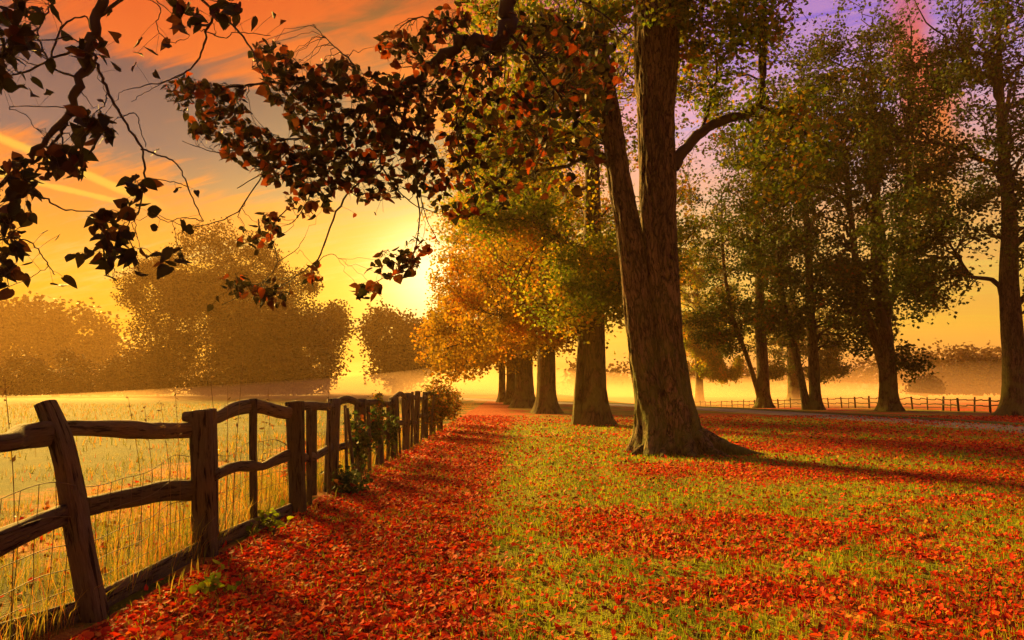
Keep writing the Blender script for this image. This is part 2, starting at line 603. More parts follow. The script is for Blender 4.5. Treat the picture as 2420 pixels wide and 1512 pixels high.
M_LEAF_IVY = leaf_mat('ivy_leaf', [(0.0, (0.025, 0.05, 0.015)), (0.6, (0.05, 0.09, 0.02)), (0.9, (0.10, 0.12, 0.03)), (1.0, (0.3, 0.06, 0.02))], 0.3)
M_LITTER = leaf_mat('fallen_leaf', [(0.0, (0.07, 0.016, 0.008)), (0.18, (0.22, 0.02, 0.008)), (0.42, (0.48, 0.022, 0.008)), (0.72, (0.64, 0.042, 0.010)), (0.88, (0.66, 0.11, 0.018)), (0.95, (0.55, 0.22, 0.03)), (1.0, (0.30, 0.10, 0.03))], 0.25, 0.7)
M_GRASS = leaf_mat('lawn_blade', [(0.0, (0.05, 0.07, 0.008)), (0.3, (0.10, 0.16, 0.010)), (0.6, (0.24, 0.31, 0.012)), (0.85, (0.38, 0.38, 0.016)), (1.0, (0.36, 0.24, 0.03))], 0.4, clump=.45, cscale=1.3)
M_MEADOW = leaf_mat('meadow_blade', [(0.0, (0.09, 0.12, 0.015)), (0.4, (0.22, 0.20, 0.03)), (0.75, (0.40, 0.26, 0.05)), (0.92, (0.45, 0.17, 0.03)), (1.0, (0.4, 0.06, 0.02))], 0.45)
M_STALK = leaf_mat('dry_stalk', [(0.0, (0.10, 0.06, 0.03)), (1.0, (0.26, 0.15, 0.06))], 0.2)


# ------------------------------------------------------------------ setting: lawn, field, road
FENCE_X = -2.66


def litter(x, y):
    """share of the lawn covered by fallen leaves"""
    x = np.asarray(x, float); y = np.asarray(y, float)
    e = (fbm2(x, y, 0.9, 3, 5) - 0.5)
    strip = sstep(x + e * 0.5, -3.0, -2.6) * (1 - sstep(x + e * 0.7, -0.55, 0.05)) * (1 - 0.45 * sstep(y, 22, 50))
    spots = sstep(fbm2(x, y, 1.5, 3, 11), 0.56, 0.68)
    strip = strip * (1 - 0.55 * spots)
    n = fbm2(x * 0.8, y, 0.42, 4, 2)
    pat = sstep(n, 0.36, 0.68) * (0.35 + 0.65 * sstep(fbm2(x, y, 2.4, 3, 31), 0.36, 0.6))
    g = lambda cx, cy, rx, ry, a: a * np.exp(-(((x - cx) / rx) ** 2 + ((y - cy) / ry) ** 2))
    m = np.maximum(strip, pat * 0.66)
    m = m + g(1.3, 8.2, 1.3, 1.6, .14) + g(1.9, 5.25, .9, .35, .5) + g(3.4, 4.6, 1.0, .6, .5) + g(3.0, 13.2, 2.2, 1.1, .6) + g(-1.2, 5, 1.2, 2.5, .4) + g(6.5, 11.5, 3.0, .8, .3) + g(9, 18, 6, 1.4, .4)
    m = m - g(7.5, 14.2, 3.5, 1.2, .55) - g(1.3, 17, 2.2, 8, .6) - g(13, 20.5, 6, 1.5, .4) - g(3.4, 9.6, 1.3, 1.0, .7) - g(0.2, 9.5, .5, 3.0, .5) - g(0.15, 6.5, .4, 1.2, .45) - g(5.0, 10.2, 2.0, .9, .4) - g(1.2, 5.8, .5, .35, .6) - g(.9, 4.6, .5, .3, .5) - g(3.0, 5.9, .7, .45, .5)
    m = m * (1 - 0.55 * sstep(y, 16, 30) * sstep(x, -0.6, 1.5) * (1 - sstep(x, 7, 14)))
    m = 0.15 + 0.85 * np.clip(m, 0.0, 1.0)
    m = m * (0.72 + 0.56 * fbm2(x, y, 3.1, 3, 44))
    m = np.clip(m, 0.06, 1.0)
    return m


def axis(lo, hi, n, c, s):
    t = np.linspace(np.arcsinh((lo - c) / s), np.arcsinh((hi - c) / s), n)
    return c + np.sinh(t) * s


def sheet(xs, ys, z_extra=0.0):
    Xg, Yg = np.meshgrid(xs, ys)
    Zg = terrain(Xg, Yg) + z_extra
    V = np.stack([Xg, Yg, Zg], -1).reshape(-1, 3)
    nx, ny = len(xs), len(ys)
    i = np.arange(nx * ny).reshape(ny, nx)
    Q = np.stack([i[:-1, :-1], i[:-1, 1:], i[1:, 1:], i[1:, :-1]], -1).reshape(-1, 4)
    return V, Q


def ground_mat(name, grass_a, grass_b, leaf_a, leaf_b, fine=9.0):
    m, N = material(name)
    pos = N.n('ShaderNodeNewGeometry').outputs['Position']
    a = N.n('ShaderNodeAttribute', attribute_name='litter').outputs['Fac']
    n1 = N.noise(pos, fine, 4, 0.65)
    n2 = N.noise(pos, 0.7, 4, 0.55)
    n3 = N.noise(pos, 40.0, 3, 0.6)
    big = N.noise(pos, 0.12, 3, 0.5)
    g = N.mix(N.smooth(N.m('ADD', N.m('MULTIPLY', n2, 0.6), N.m('MULTIPLY', n1, 0.4)), 0.35, 0.65), (*grass_a, 1), (*grass_b, 1))
    g = N.mix(0.5, g, N.mix(n3, (0.35, 0.35, 0.35, 1), (1.5, 1.5, 1.5, 1)), 'MULTIPLY')
    l = N.mix(N.smooth(n1, 0.35, 0.65), (*leaf_a, 1), (*leaf_b, 1))
    l = N.mix(0.6, l, N.mix(n3, (0.3, 0.3, 0.3, 1), (1.6, 1.6, 1.6, 1)), 'MULTIPLY')
    th = N.m('SUBTRACT', N.m('ADD', a, 0.12), N.m('ADD', N.m('MULTIPLY', n1, 0.75), N.m('MULTIPLY', N.m('SUBTRACT', n3, .5), 0.5)))
    c = N.mix(N.smooth(th, -0.12, 0.14), g, l)
    p = N.n('ShaderNodeBsdfPrincipled')
    N.put(p.inputs['Base Color'], c)
    p.inputs['Roughness'].default_value = 0.9
    p.inputs['Specular IOR Level'].default_value = 0.1
    b = N.n('ShaderNodeBump')
    b.inputs['Strength'].default_value = 1.0
    b.inputs['Distance'].default_value = 0.06
    N.put(b.inputs['Height'], N.m('ADD', n1, n3))
    N.put(p.inputs['Normal'], b.outputs[0])
    o = N.n('ShaderNodeOutputMaterial')
    N.put(o.inputs[0], p.outputs[0])
    return m


M_LAWN = ground_mat('lawn_ground', (0.09, 0.12, 0.008), (0.30, 0.31, 0.014), (0.30, 0.035, 0.012), (0.55, 0.12, 0.02))
M_FIELD = ground_mat('field_ground', (0.055, 0.075, 0.005), (0.13, 0.13, 0.008), (0.40, 0.12, 0.02), (0.45, 0.2, 0.03), 5.0)

ys = axis(-60, 420, 330, 7, 5)
V, Q = sheet(np.concatenate([[FENCE_X], axis(FENCE_X + .06, 420, 259, 2, 4)]), ys)
lawn = obj('lawn', mesh_np('lawn', V, Q, True, {'litter': litter(V[:, 0], V[:, 1])}), M_LAWN)
tag(lawn, 'short park lawn under the lime avenue', kind='structure')
V, Q = sheet(np.concatenate([-axis(2.75, 420, 160, 4, 5)[::-1], [FENCE_X]]), ys)
fl = 0.55 * (1 - sstep(-V[:, 0], 3.5, 9)) * sstep(fbm2(V[:, 0], V[:, 1], 0.8, 3, 9), .4, .65) + 0.05
field = obj('field', mesh_np('field', V, Q, True, {'litter': fl}), M_FIELD)
tag(field, 'open misty pasture beyond the rail fence', kind='structure')


# road: a narrow drive sweeping from the right edge to behind the avenue
def build_road():
    mids = np.array([ground(x, y)[:2] for x, y in ((2900, 1052), (2419, 1015), (2100, 993), (1800, 974), (1600, 963.5), (1440, 956.5))])
    mids = np.vstack([mids, mids[-1] + np.array([-7, 12]), mids[-1] + np.array([-16, 34]), mids[-1] + np.array([-26, 70])])
    c = resample(mids, 90)
    t = unit(np.gradient(c, axis=0))
    nrm = np.stack([-t[:, 1], t[:, 0]], 1)
    half = 1.75
    prof = [(-half, -0.15), (-half, .018), (-half * .5, .03), (0, .036), (half * .5, .03), (half, .018), (half, -0.15)]
    V = np.array([[(*(c[i] + nrm[i] * o),) + (float(terrain(*(c[i] + nrm[i] * o))) + z,) for o, z in prof] for i in range(len(c))])
    K, S = V.shape[:2]
    idx = np.arange(K * S).reshape(K, S)
    Qd = np.stack([idx[:-1, :-1], idx[:-1, 1:], idx[1:, 1:], idx[1:, :-1]], -1).reshape(-1, 4)
    m, N = material('drive_asphalt')
    pos = N.n('ShaderNodeNewGeometry').outputs['Position']
    p = N.n('ShaderNodeBsdfPrincipled')
    n = N.noise(pos, 3.0, 5)
    cc = N.mix(n, (0.10, 0.09, 0.08, 1), (0.22, 0.19, 0.16, 1))
    cc = N.mix(N.smooth(N.noise(pos, 11.0, 3), 0.62, 0.68), cc, (0.35, 0.12, 0.03, 1))
    N.put(p.inputs['Base Color'], cc)
    p.inputs['Roughness'].default_value = 0.8
    o = N.n('ShaderNodeOutputMaterial')
    N.put(o.inputs[0], p.outputs[0])
    r = obj('road', mesh_np('road', V.reshape(-1, 3), Qd, True), m)
    tag(r, 'narrow pale drive crossing behind the lime avenue', kind='structure')
    # raised turf along the drive's far side, coloured dark to paint its edge shade
    far = np.array([c[i] + nrm[i] * (half + .12) * (1 if (nrm[i] @ np.array([0, 1])) > 0 else -1) for i in range(len(c))])
    P = np.concatenate([far, (terrain(far[:, 0], far[:, 1]) + 0.02)[:, None]], 1)[None]
    Vt, Qt = tubes(P, np.full((1, len(c)), .10), 8)
    e = obj('road_verge', mesh_np('road_verge', Vt, Qt, True), plain_mat('turf_edge_shade', (0.05, 0.055, 0.012), .95))
    tag(e, 'raised turf edge along the drive, coloured dark for its shade', kind='structure')


build_road()


# ------------------------------------------------------------------ lofted trunks and timbers
def trunk_loft(path, radii, rg, S=48, K=70, flare=0.8, hf=0.5, flutes=0.08, rough=0.05, lobes=5, zbase=0.0, seed=0.0, ridge=.02):
    c = resample(path, K)
    rr = np.interp(np.linspace(0, len(radii) - 1, K), np.arange(len(radii)), radii)
    th = np.arange(S) * 2 * np.pi / S
    z = (c[:, 2] - zbase)[:, None]
    ph = rg.uniform(0, 6.28, 6)
    lob = 0.55 * np.maximum(0, np.cos(lobes * th + ph[0])) ** 1.5 + 0.35 * np.maximum(0, np.cos((lobes - 2) * th + ph[1])) + 0.35
    fl = flare * np.exp(-np.maximum(z, 0) / hf) * lob[None]
    p3 = np.stack([np.cos(th)[None] * 1.2 + 0 * z, np.sin(th)[None] * 1.2 + 0 * z, 0.25 * z + 0 * th[None] + seed], -1)
    low = fbm(p3 * 1.6, 3) - 0.5
    p4 = np.stack([np.cos(th)[None] * 5 + 0 * z, np.sin(th)[None] * 5 + 0 * z, 0.5 * z + 0 * th[None] + seed], -1)
    hi = fbm(p4, 3) - 0.5
    rd = np.stack([np.cos(th)[None] * rr[:, None] * 9 + 0 * z, np.sin(th)[None] * rr[:, None] * 9 + 0 * z, 1.6 * z + 0 * th[None] + seed], -1)
    rd = 1 - np.abs(2 * fbm(rd + (fbm(rd * .5, 2) - .5)[..., None] * 1.5, 2) - 1) * 2
    R = rr[:, None] * (1 + fl + flutes * 2.2 * low + rough * 2 * hi) + ridge * rd
    T = unit(np.gradient(c, axis=0))
    a = unit(np.cross(T, np.array([0, 1.0, 0]) + 0 * T))
    b = np.cross(a, T)
    b = -b
    V = c[:, None] + R[..., None] * (np.cos(th)[None, :, None] * a[:, None] + np.sin(th)[None, :, None] * b[:, None])
    # the flared foot stays on the ground
    A = np.stack([np.cos(th)[None] * rr[:, None], np.sin(th)[None] * rr[:, None], 0 * th[None] + (np.cumsum(np.r_[0, np.linalg.norm(np.diff(c, axis=0), axis=1)]) * 0.2)[:, None]], -1)
    idx = np.arange(K * S).reshape(K, S)
    nx = np.roll(idx, -1, 1)
    Qd = np.stack([idx[:-1], nx[:-1], nx[1:], idx[1:]], -1).reshape(-1, 4)
    return V.reshape(-1, 3), Qd, A.reshape(-1, 3)


def timber(path, hw, hh, rg, S=12, K=18, sq=3.0, rough=0.06, side=None, seed=0.0):
    """squared, worn timber along a path; hw/hh = half sizes (lists or numbers); closed ends"""
    c = resample(path, K)
    f = lambda q: np.interp(np.linspace(0, 1, K), np.linspace(0, 1, len(np.atleast_1d(q))), np.atleast_1d(q)) if np.ndim(q) else np.full(K, q)
    hw, hh = f(hw), f(hh)
    T = unit(np.gradient(c, axis=0))
    a = unit(np.cross(T, np.array(side if side is not None else [0, 0, 1.0]) + 0 * T))
    b = np.cross(a, T)
    th = (np.arange(S) + 0.5) * 2 * np.pi / S
    cs, sn = np.cos(th), np.sin(th)
    k = (np.abs(cs) ** sq + np.abs(sn) ** sq) ** (-1 / sq)
    ln = np.r_[0, np.cumsum(np.linalg.norm(np.diff(c, axis=0), axis=1))]
    p = np.stack([cs[None] * 1.5 + 0 * ln[:, None], sn[None] * 1.5 + 0 * ln[:, None], 2.0 * ln[:, None] + 0 * th[None] + seed], -1)
    d = 1 + rough * 3.2 * (fbm(p, 3) - 0.5)
    p = np.stack([cs[None] * 6 + 0 * ln[:, None], sn[None] * 6 + 0 * ln[:, None], 1.2 * ln[:, None] + 0 * th[None] + seed + 9], -1)
    d = d * (1 + rough * 1.6 * (fbm(p, 2) - 0.5))
    V = c[:, None] + (k * cs)[None, :, None] * (hw[:, None] * d)[..., None] * a[:, None] + (k * sn)[None, :, None] * (hh[:, None] * d)[..., None] * b[:, None]
    A = np.stack([(cs[None] * hw[:, None]) * 4 + seed, (sn[None] * hh[:, None]) * 4, ln[:, None] * 0.35 + 0 * th[None]], -1)
    idx = np.arange(K * S).reshape(K, S)
    nx = np.roll(idx, -1, 1)
    Qd = np.stack([idx[:-1], nx[:-1], nx[1:], idx[1:]], -1).reshape(-1, 4)
    V = V.reshape(-1, 3); A = A.reshape(-1, 3)
    n = len(V)
    # caps: a slightly sunken inner ring gives a cut end
    ca, cb = c[0] - T[0] * hw[0] * .15, c[-1] + T[-1] * hw[-1] * .15
    V = np.vstack([V, ca, cb]); A = np.vstack([A, A[0] + .3, A[-1] + .3])
    capA = np.stack([idx[0], np.full(S, n), np.full(S, n), nx[0]], 1)
    capB = np.stack([idx[-1], nx[-1], np.full(S, n + 1), np.full(S, n + 1)], 1)
    tri = lambda q: q
    return V, Qd, A, [np.stack([nx[0], idx[0], np.full(S, n)], 1), np.stack([idx[-1], nx[-1], np.full(S, n + 1)], 1)]


def timber_part(name, parent, mat, *args, **kw):
    V, Qd, A, caps = timber(*args, **kw)
    tris = np.vstack([Qd[:, [0, 1, 2]], Qd[:, [0, 2, 3]]] + caps)
    return part(name, V, tris, mat, parent, False, {'bark': A})


# ------------------------------------------------------------------ trees
def crown_points(ell, n, rg, shell=0.45, clump=0.5, zmin=None, cs=0.35):
    """scatter points through a list of ellipsoids (cx,cy,cz,rx,ry,rz,weight)"""
    out = []
    wsum = sum(e[6] for e in ell)
    for (cx, cy, cz, rx, ry, rz, w) in ell:
        m = int(n * w / wsum)
        got = np.zeros((0, 3))
        tries = 0
        while len(got) < m and tries < 40:
            tries += 1
            q = unit(rg.normal(0, 1, (m * 3, 3))) * (rg.uniform(0, 1, (m * 3, 1)) ** shell)
            p = q * [rx, ry, rz] + [cx, cy, cz]
            p = p[fbm(p * cs + 3.1, 2) > 0.27 + clump * (0.14 + 0.18 * rg.uniform(0.0, 1.0, len(p)))]
            if zmin is not None:
                p = p[p[:, 2] > zmin]
            got = np.vstack([got, p])
        out.append(got[:m])
    return np.vstack(out)


def path_nodes(path, radii, K=40):
    c = resample(path, K)
    t = unit(np.gradient(c, axis=0))
    r = np.interp(np.linspace(0, 1, K), np.linspace(0, 1, len(radii)), radii)
    return c, t, r


def make_tree(name, label, base, stems, ell, seed, leaf, bark, group=None, cat='tree', limbs=10, subs=110, twigs=900, per=45, size=(0.10, 0.17), spread=0.28,
              clear=3.0, flare=0.8, S=32, zmin=None, fixed=(), shell=0.45, clump=0.7, S_b=5, hf=0.5, flutes=0.08, twig_len=0, extra_tips=None, K=60, ridge=.02):
    """stems: [(path, radii)] in world coordinates; fixed: further limbs [(path, radii)] each its own part"""
    rg = np.random.default_rng(seed)
    t = thing(name, base, label, cat, group)
    G = Geo()
    nodes, nd, nr = [], [], []
    for k, (path, radii) in enumerate(stems):
        V, Qd, A = trunk_loft(path, radii, rg, S=S, K=K, ridge=ridge, flare=flare if k == 0 else flare * .8, zbase=base[2], seed=seed * 1.7 + k * 3, hf=hf, flutes=flutes)
        G.add(V, Qd, A)
        c, tt, r = path_nodes(path, radii)
        keep = c[:, 2] > base[2] + clear
        nodes.append(c[keep]); nd.append(tt[keep]); nr.append(r[keep])
    V, Qd, A = G.get()
    part('trunk', V, Qd, bark, t, True, {'bark': A})
    for path, radii in fixed:
        V, Qd, A = trunk_loft(path, radii, rg, S=14, K=40, flare=0, seed=seed, flutes=0.06) if abs(path[-1][2] - path[0][2]) > 9e9 else (None, None, None)
        c = resample(path, 36)
        r = np.interp(np.linspace(0, 1, 36), np.linspace(0, 1, len(radii)), radii)
        c = c + rg.normal(0, 1, c.shape) * r[:, None] * 0.12
        V, Qd = tubes(c[None], r[None] * rg.uniform(.93, 1.07, (1, 36)), 12)
        part('limb', V, Qd, M_TWIG, t, True)
        tt = unit(np.gradient(c, axis=0))
        nodes.append(c[6:]); nd.append(tt[6:]); nr.append(r[6:])
    nodes, nd, nr = np.vstack(nodes), np.vstack(nd), np.concatenate(nr)
    # limbs
    inner = [(e[0], e[1], e[2], e[3] * .72, e[4] * .72, e[5] * .78, e[6]) for e in ell]
    if limbs:
        tips = crown_points(inner, limbs, rg, 0.3, 0.0, zmin)
        P, R, n1, d1, r1 = attach(nodes, nd, nr, tips, 12, rg, 0.03, 0.35, 0.10, 0.03, 1.2)
        for i in range(len(P)):
            V, Qd = tubes(P[i:i + 1], R[i:i + 1] * 1.6, 8)
            part('limb', V, Qd, M_TWIG, t, True)
        nodes, nd, nr = np.vstack([nodes, n1]), np.vstack([nd, d1]), np.concatenate([nr, r1 * 1.6])
    B = Geo()
    if subs:
        tips = crown_points([(e[0], e[1], e[2], e[3] * .9, e[4] * .9, e[5] * .93, e[6]) for e in ell], subs, rg, 0.4, clump * .6, zmin)
        P, R, n1, d1, r1 = attach(nodes, nd, nr, tips, 9, rg, 0.014, 0.4, 0.06, 0.04, 0.9)
        B.add(*tubes(P, R * 1.3, S_b))
        nodes, nd, nr = np.vstack([nodes, n1]), np.vstack([nd, d1]), np.concatenate([nr, r1])
    tips = crown_points(ell, twigs, rg, shell, clump, zmin)
    if extra_tips is not None:
        tips = np.vstack([tips, extra_tips])
    P, R, n1, d1, r1 = attach(nodes, nd, nr, tips, 6, rg, 0.006, 0.4, 0.05, 0.05, 0.7)
    if twig_len:
        L = np.linalg.norm(P[:, 0] - P[:, -1], axis=1)
        keep = L < twig_len
        P, R = P[keep], R[keep]
    B.add(*tubes(P, R, 4))
    V, Qd, _ = B.get()
    part('branchwork', V, Qd, M_TWIG, t, True, kind='stuff')
    # leaves along the outer part of each twig
    k = len(P) * per
    b = np.repeat(np.arange(len(P)), per)
    u = rg.uniform(1.2, 5.0, k)
    i0 = np.minimum(u.astype(int), 4)
    f = (u - i0)[:, None]
    pos = P[b, i0] * (1 - f) + P[b, i0 + 1] * f + rg.normal(0, spread, (k, 3)) * [1, 1, .8]
    if zmin is not None:
        pos = pos[pos[:, 2] > zmin - .4]
    return t, pos, rg


def crown_part(t, pos, rg, mat, size, hang=0.35, name='crown'):
    V, T = leaf_quads(pos, rg.uniform(size[0], size[1], len(pos)), rg, hang)
    return part(name, V, T, mat, t, False, kind='stuff')


def px_ell(px, py, Y, rx, ry, rz, w):
    c = at(px, py, Y)
    return (c[0], c[1], c[2], rx, ry, rz, w)


# --- the great twin-stemmed lime beside the path
def build_T1():
    Yc = 16.0
    g = ground(1592, 1066)
    base = np.array([g[0], Yc, 0.0])
    A = lambda x, y: tuple(at(x, y, Yc))
    left = ([(A(1558, 1064)[0], Yc, -0.1), A(1552, 1000), A(1541, 932), A(1520, 820), A(1504, 691), A(1486, 560), A(1464, 430), A(1446, 300), A(1428, 200), A(1411, 100), A(1392, -20), A(1366, -220)],
            [.48, .43, .37, .315, .30, .275, .24, .22, .205, .20, .19, .14])
    right = ([(A(1602, 1064)[0], Yc + .12, -0.1), A(1594, 1000), A(1588, 932), A(1579, 820), A(1569, 691), A(1558, 560), A(1554, 430), A(1551, 300), A(1550, 200), A(1550, 100), A(1551, -20), A(1560, -320)],
             [.60, .51, .41, .335, .33, .37, .40, .43, .47, .52, .50, .36])
    lim = ([A(1590, 395), A(1612, 362), A(1645, 322), A(1700, 288), A(1770, 266), A(1795, 235), A(1802, 170), A(1808, 80), A(1800, -60)], [.15, .14, .125, .115, .10, .085, .075, .06, .04])
    lim2 = ([A(1790, 250), A(1850, 275), A(1905, 320), A(1940, 380)], [.05, .04, .03, .02])
    lim3 = ([A(1545, 40), (4.9, 14.8, 11.6), (5.6, 13.4, 13.5), (6.0, 12.2, 15)], [.3, .24, .18, .1])
    lim4 = ([A(1400, 10), (1.2, 15, 11.5), (-0.4, 14.2, 12.2), (-2, 13.6, 12.4)], [.18, .13, .1, .06])
    ell = [(4.0, 16, 15.5, 6.5, 6.0, 5.5, 6), px_ell(1420, 120, 15.6, 1.3, 1.6, 1.9, 1.6), px_ell(1700, 110, 15.8, 1.9, 1.8, 1.6, 1.7),
           px_ell(1860, 330, 16, 1.3, 1.5, 1.6, 1.0), px_ell(1320, 230, 16, 1.5, 1.6, 2.2, 2.4), px_ell(1180, 330, 16.2, 1.3, 1.6, 1.8, 1.4), px_ell(1640, 60, 15.4, .8, .8, 1.0, .5), px_ell(1720, 30, 15.5, 2.2, 1.5, 1.0, 1.0), px_ell(1200, 60, 15.5, 1.8, 1.5, 1.3, 1.0)]
    t, pos, rg = make_tree('lime_tree', 'huge twin-stemmed lime tree with furrowed trunk and flaring roots in the leaf-strewn lawn', base, [left, right], ell, 11, M_LEAF_T1, M_BARK,
                           'lime trees of the avenue', limbs=9, subs=120, twigs=1050, per=34, spread=0.2, clear=6.0, flare=0.8, S=150, K=130, ridge=.045, fixed=[lim, lim2, lim3, lim4], hf=0.42, flutes=0.10, clump=0.6)
    # thin out the leaves that would hide the trunk
    d = pos - np.array([0, 0, EYE])
    cp, sp = math.cos(PITCH), math.sin(PITCH)
    fz = d[:, 1] * cp + d[:, 2] * sp
    px = CX + F * d[:, 0] / fz
    py = CY - F * (-d[:, 1] * sp + d[:, 2] * cp) / fz
    hide = (py > 60) & (px > 1430) & (px < 1612) & (pos[:, 1] < 16.4) & (rg.uniform(0, 1, len(pos)) > 0.04)
    pos = pos[~hide]; py = py[~hide]; px = px[~hide]
    view = np.where((py > 0) & (px > 0) & (px < 2419))[0]
    view = view[np.argsort(pos[view, 1])][:300]
    rest = np.ones(len(pos), bool); rest[view] = False
    cr = crown_part(t, pos[rest], rg, M_LEAF_T1, (0.09, 0.15))
    protos = leaf_protos(M_LEAF_T1, rg, 6)
    single_leaves(pos[view], protos, rg, cr, t, (0.12, 0.17))
    # roots spreading from the foot
    G = Geo()
    for ang, ln, r in ((-2.7, .9, .16), (-2.1, .8, .14), (-1.5, .7, .16), (-.9, .9, .18), (-.35, 1.5, .2), (0.2, 1.2, .17), (2.9, .8, .15), (1.2, .9, .15)):
        d2 = np.array([math.cos(ang), math.sin(ang)])
        n2 = np.array([-d2[1], d2[0]])
        q = np.array([[*(base[:2] + d2 * s * ln * .9 + d2 * .5 + n2 * w * .12), z] for s, w, z in ((0, 0, .42), (.3, .4, .22), (.6, -.4, .08), (.9, .3, 0), (1.2, 0, -.08))])
        c = resample(q, 14)
        rr = np.interp(np.linspace(0, 1, 14), [0, 1], [r, .05])
        V, Qd = tubes(c[None], rr[None] * rg.uniform(.9, 1.1, (1, 14)), 10)
        G.add(V, Qd, V * [1, 1, .3])
    V, Qd, A_ = G.get()
    part('root', V, Qd, M_BARK, t, True, {'bark': A_})


def leaf_protos(mat, rg, n, size=1.0):
    out = []
    for i in range(n):
        V, T = heart_leaves(np.zeros((1, 3)), np.array([size]), rg, frames=(np.array([[1.0, 0, 0]]), np.array([[0, 0, 1.0]]), np.array([[0, 1.0, 0]])))
        me = mesh_np('leaf', V, T)
        me.materials.append(mat)
        out.append(me)
    return out


def single_leaves(pos, protos, rg, parent, root, size, hang=0.5, up=0.2, frames=None):
    off = np.zeros(3)
    p = parent
    while p is not None:
        off += np.array(p.location)
        p = p.parent
    a, nn, s = frames if frames is not None else leaf_frames(len(pos), rg, hang, up)
    sz = rg.uniform(size[0], size[1], len(pos)) if isinstance(size, tuple) else size
    from mathutils import Matrix
    for i in range(len(pos)):
        o = bpy.data.objects.new('leaf', protos[int(rg.integers(len(protos)))])
        o.parent = parent
        M = Matrix(((a[i, 0], s[i, 0], nn[i, 0]), (a[i, 1], s[i, 1], nn[i, 1]), (a[i, 2], s[i, 2], nn[i, 2])))
        o.rotation_mode = 'QUATERNION'
        o.rotation_quaternion = M.to_quaternion()
        o.location = tuple(pos[i] - off)
        o.scale = (float(sz[i]),) * 3
        COL.objects.link(o)


build_T1()


# --- the rest of the avenue on the near side
def avenue_tree(px, py, w, label, seed, ell_off, top=24.0, lean=0.0, second=None, per=42, twigs=1000, size=(.12, .2), zmin=3.2, mat=None, bark=None, fixed_off=(), group='lime trees of the avenue', name='lime_tree', cat='tree', S=36, flare=.7, limbs=9, subs=130, clump=.72, low=None):
    g = ground(px, py)
    r = w / 2 * g[1] / F
    b = np.array([g[0], g[1] + r * .6, g[2]])
    H = top
    st = [([b + [0, 0, -.15], b + [lean * 1, 0, 1.2], b + [lean * 3, 0, 3.5], b + [lean * 6, .2, 7], b + [lean * 9, 0, 11], b + [lean * 12, .3, 16], b + [lean * 14, 0, H * .86]],
           [r * 1.15, r * 1.0, r * .92, r * .8, r * .62, r * .4, r * .1])]
    if second:
        dx, r2, dxt = second
        st.append(([b + [dx, -.1, -.15], b + [dx + dxt * .15, 0, 1.5], b + [dx + dxt * .5, 0, 4], b + [dx + dxt, .2, 7.5], b + [dx + dxt * 1.3, 0, 12], b + [dx + dxt * 1.2, .5, 17]], [r2 * 1.15, r2, r2 * .95, r2 * .8, r2 * .6, r2 * .2]))
    ell = [(b[0] + e[0], b[1] + e[1], e[2], e[3], e[4], e[5], e[6]) for e in ell_off]
    t, pos, rg = make_tree(name, label, b, st, ell, seed, mat or M_LEAF_AV, bark or M_BARK_FAR, group, cat, limbs=limbs, subs=subs, twigs=twigs, per=per, spread=.3, clear=3.2, flare=flare, S=S, zmin=zmin, clump=clump, fixed=[([b + np.array(q) for q in pth], rad) for pth, rad in fixed_off])
    crown_part(t, pos, rg, mat or M_LEAF_AV, size)
    return t


avenue_tree(1408, 1005, 54, 'lime tree with a slender second stem beside its trunk, just beyond the huge twin-stemmed lime', 21,
            [(-0.3, 0, 13, 6.2, 6.0, 10, 6), (-3.6, -1, 8, 3.0, 3.0, 4.4, 2), (2.5, 0, 6.5, 3.2, 3.0, 3.0, 1.4), (-1.2, -1, 4.9, 2.6, 2.4, 1.7, .8), (.3, -2.4, 5.6, 2.4, 1.4, 2.0, 1.5)], second=(-.72, .16, .55), twigs=1300, per=34, size=(.11, .18))
avenue_tree(1292, 977, 45, 'lime tree with a plain trunk, third trunk of the avenue row along the grass', 22,
            [(-0.8, 0, 13, 6.0, 6.0, 10, 6), (-3.6, 0, 7.5, 3.4, 3, 4, 2), (-0.5, -1, 4.8, 3, 2.6, 1.8, 1), (0, -2.6, 5.2, 2.8, 1.5, 2.2, 1.4)], size=(.14, .22), twigs=1050, per=26, mat=M_LEAF_GOLD)
avenue_tree(1238, 963, 44, 'stout fluted lime tree, fourth trunk of the avenue row in golden mist', 23,
            [(-1.0, 0, 13, 7.0, 6.5, 10, 6), (-4.6, 0, 6, 3.8, 3.2, 3.2, 2), (-.5, -1, 4.5, 3.5, 3, 1.8, 1)], size=(.17, .26), twigs=900, zmin=2.4, per=26, mat=M_LEAF_GOLD)
avenue_tree(1208, 956, 24, 'lime tree in thick golden mist, fifth trunk of the avenue row', 24,
            [(-.3, 0, 13, 6, 7, 10, 6), (-4.4, 0, 5.5, 4, 4, 3.4, 2.0)], size=(.22, .34), twigs=750, zmin=1.9, per=22, mat=M_LEAF_GOLD)
avenue_tree(1186, 951, 16, 'faintest lime tree at the far end of the avenue row', 25,
            [(-.3, 0, 12, 5.4, 7, 9, 6), (-4.8, 0, 5.0, 4, 4, 3.2, 2.0)], size=(.28, .42), twigs=650, zmin=1.7, per=22, mat=M_LEAF_GOLD)

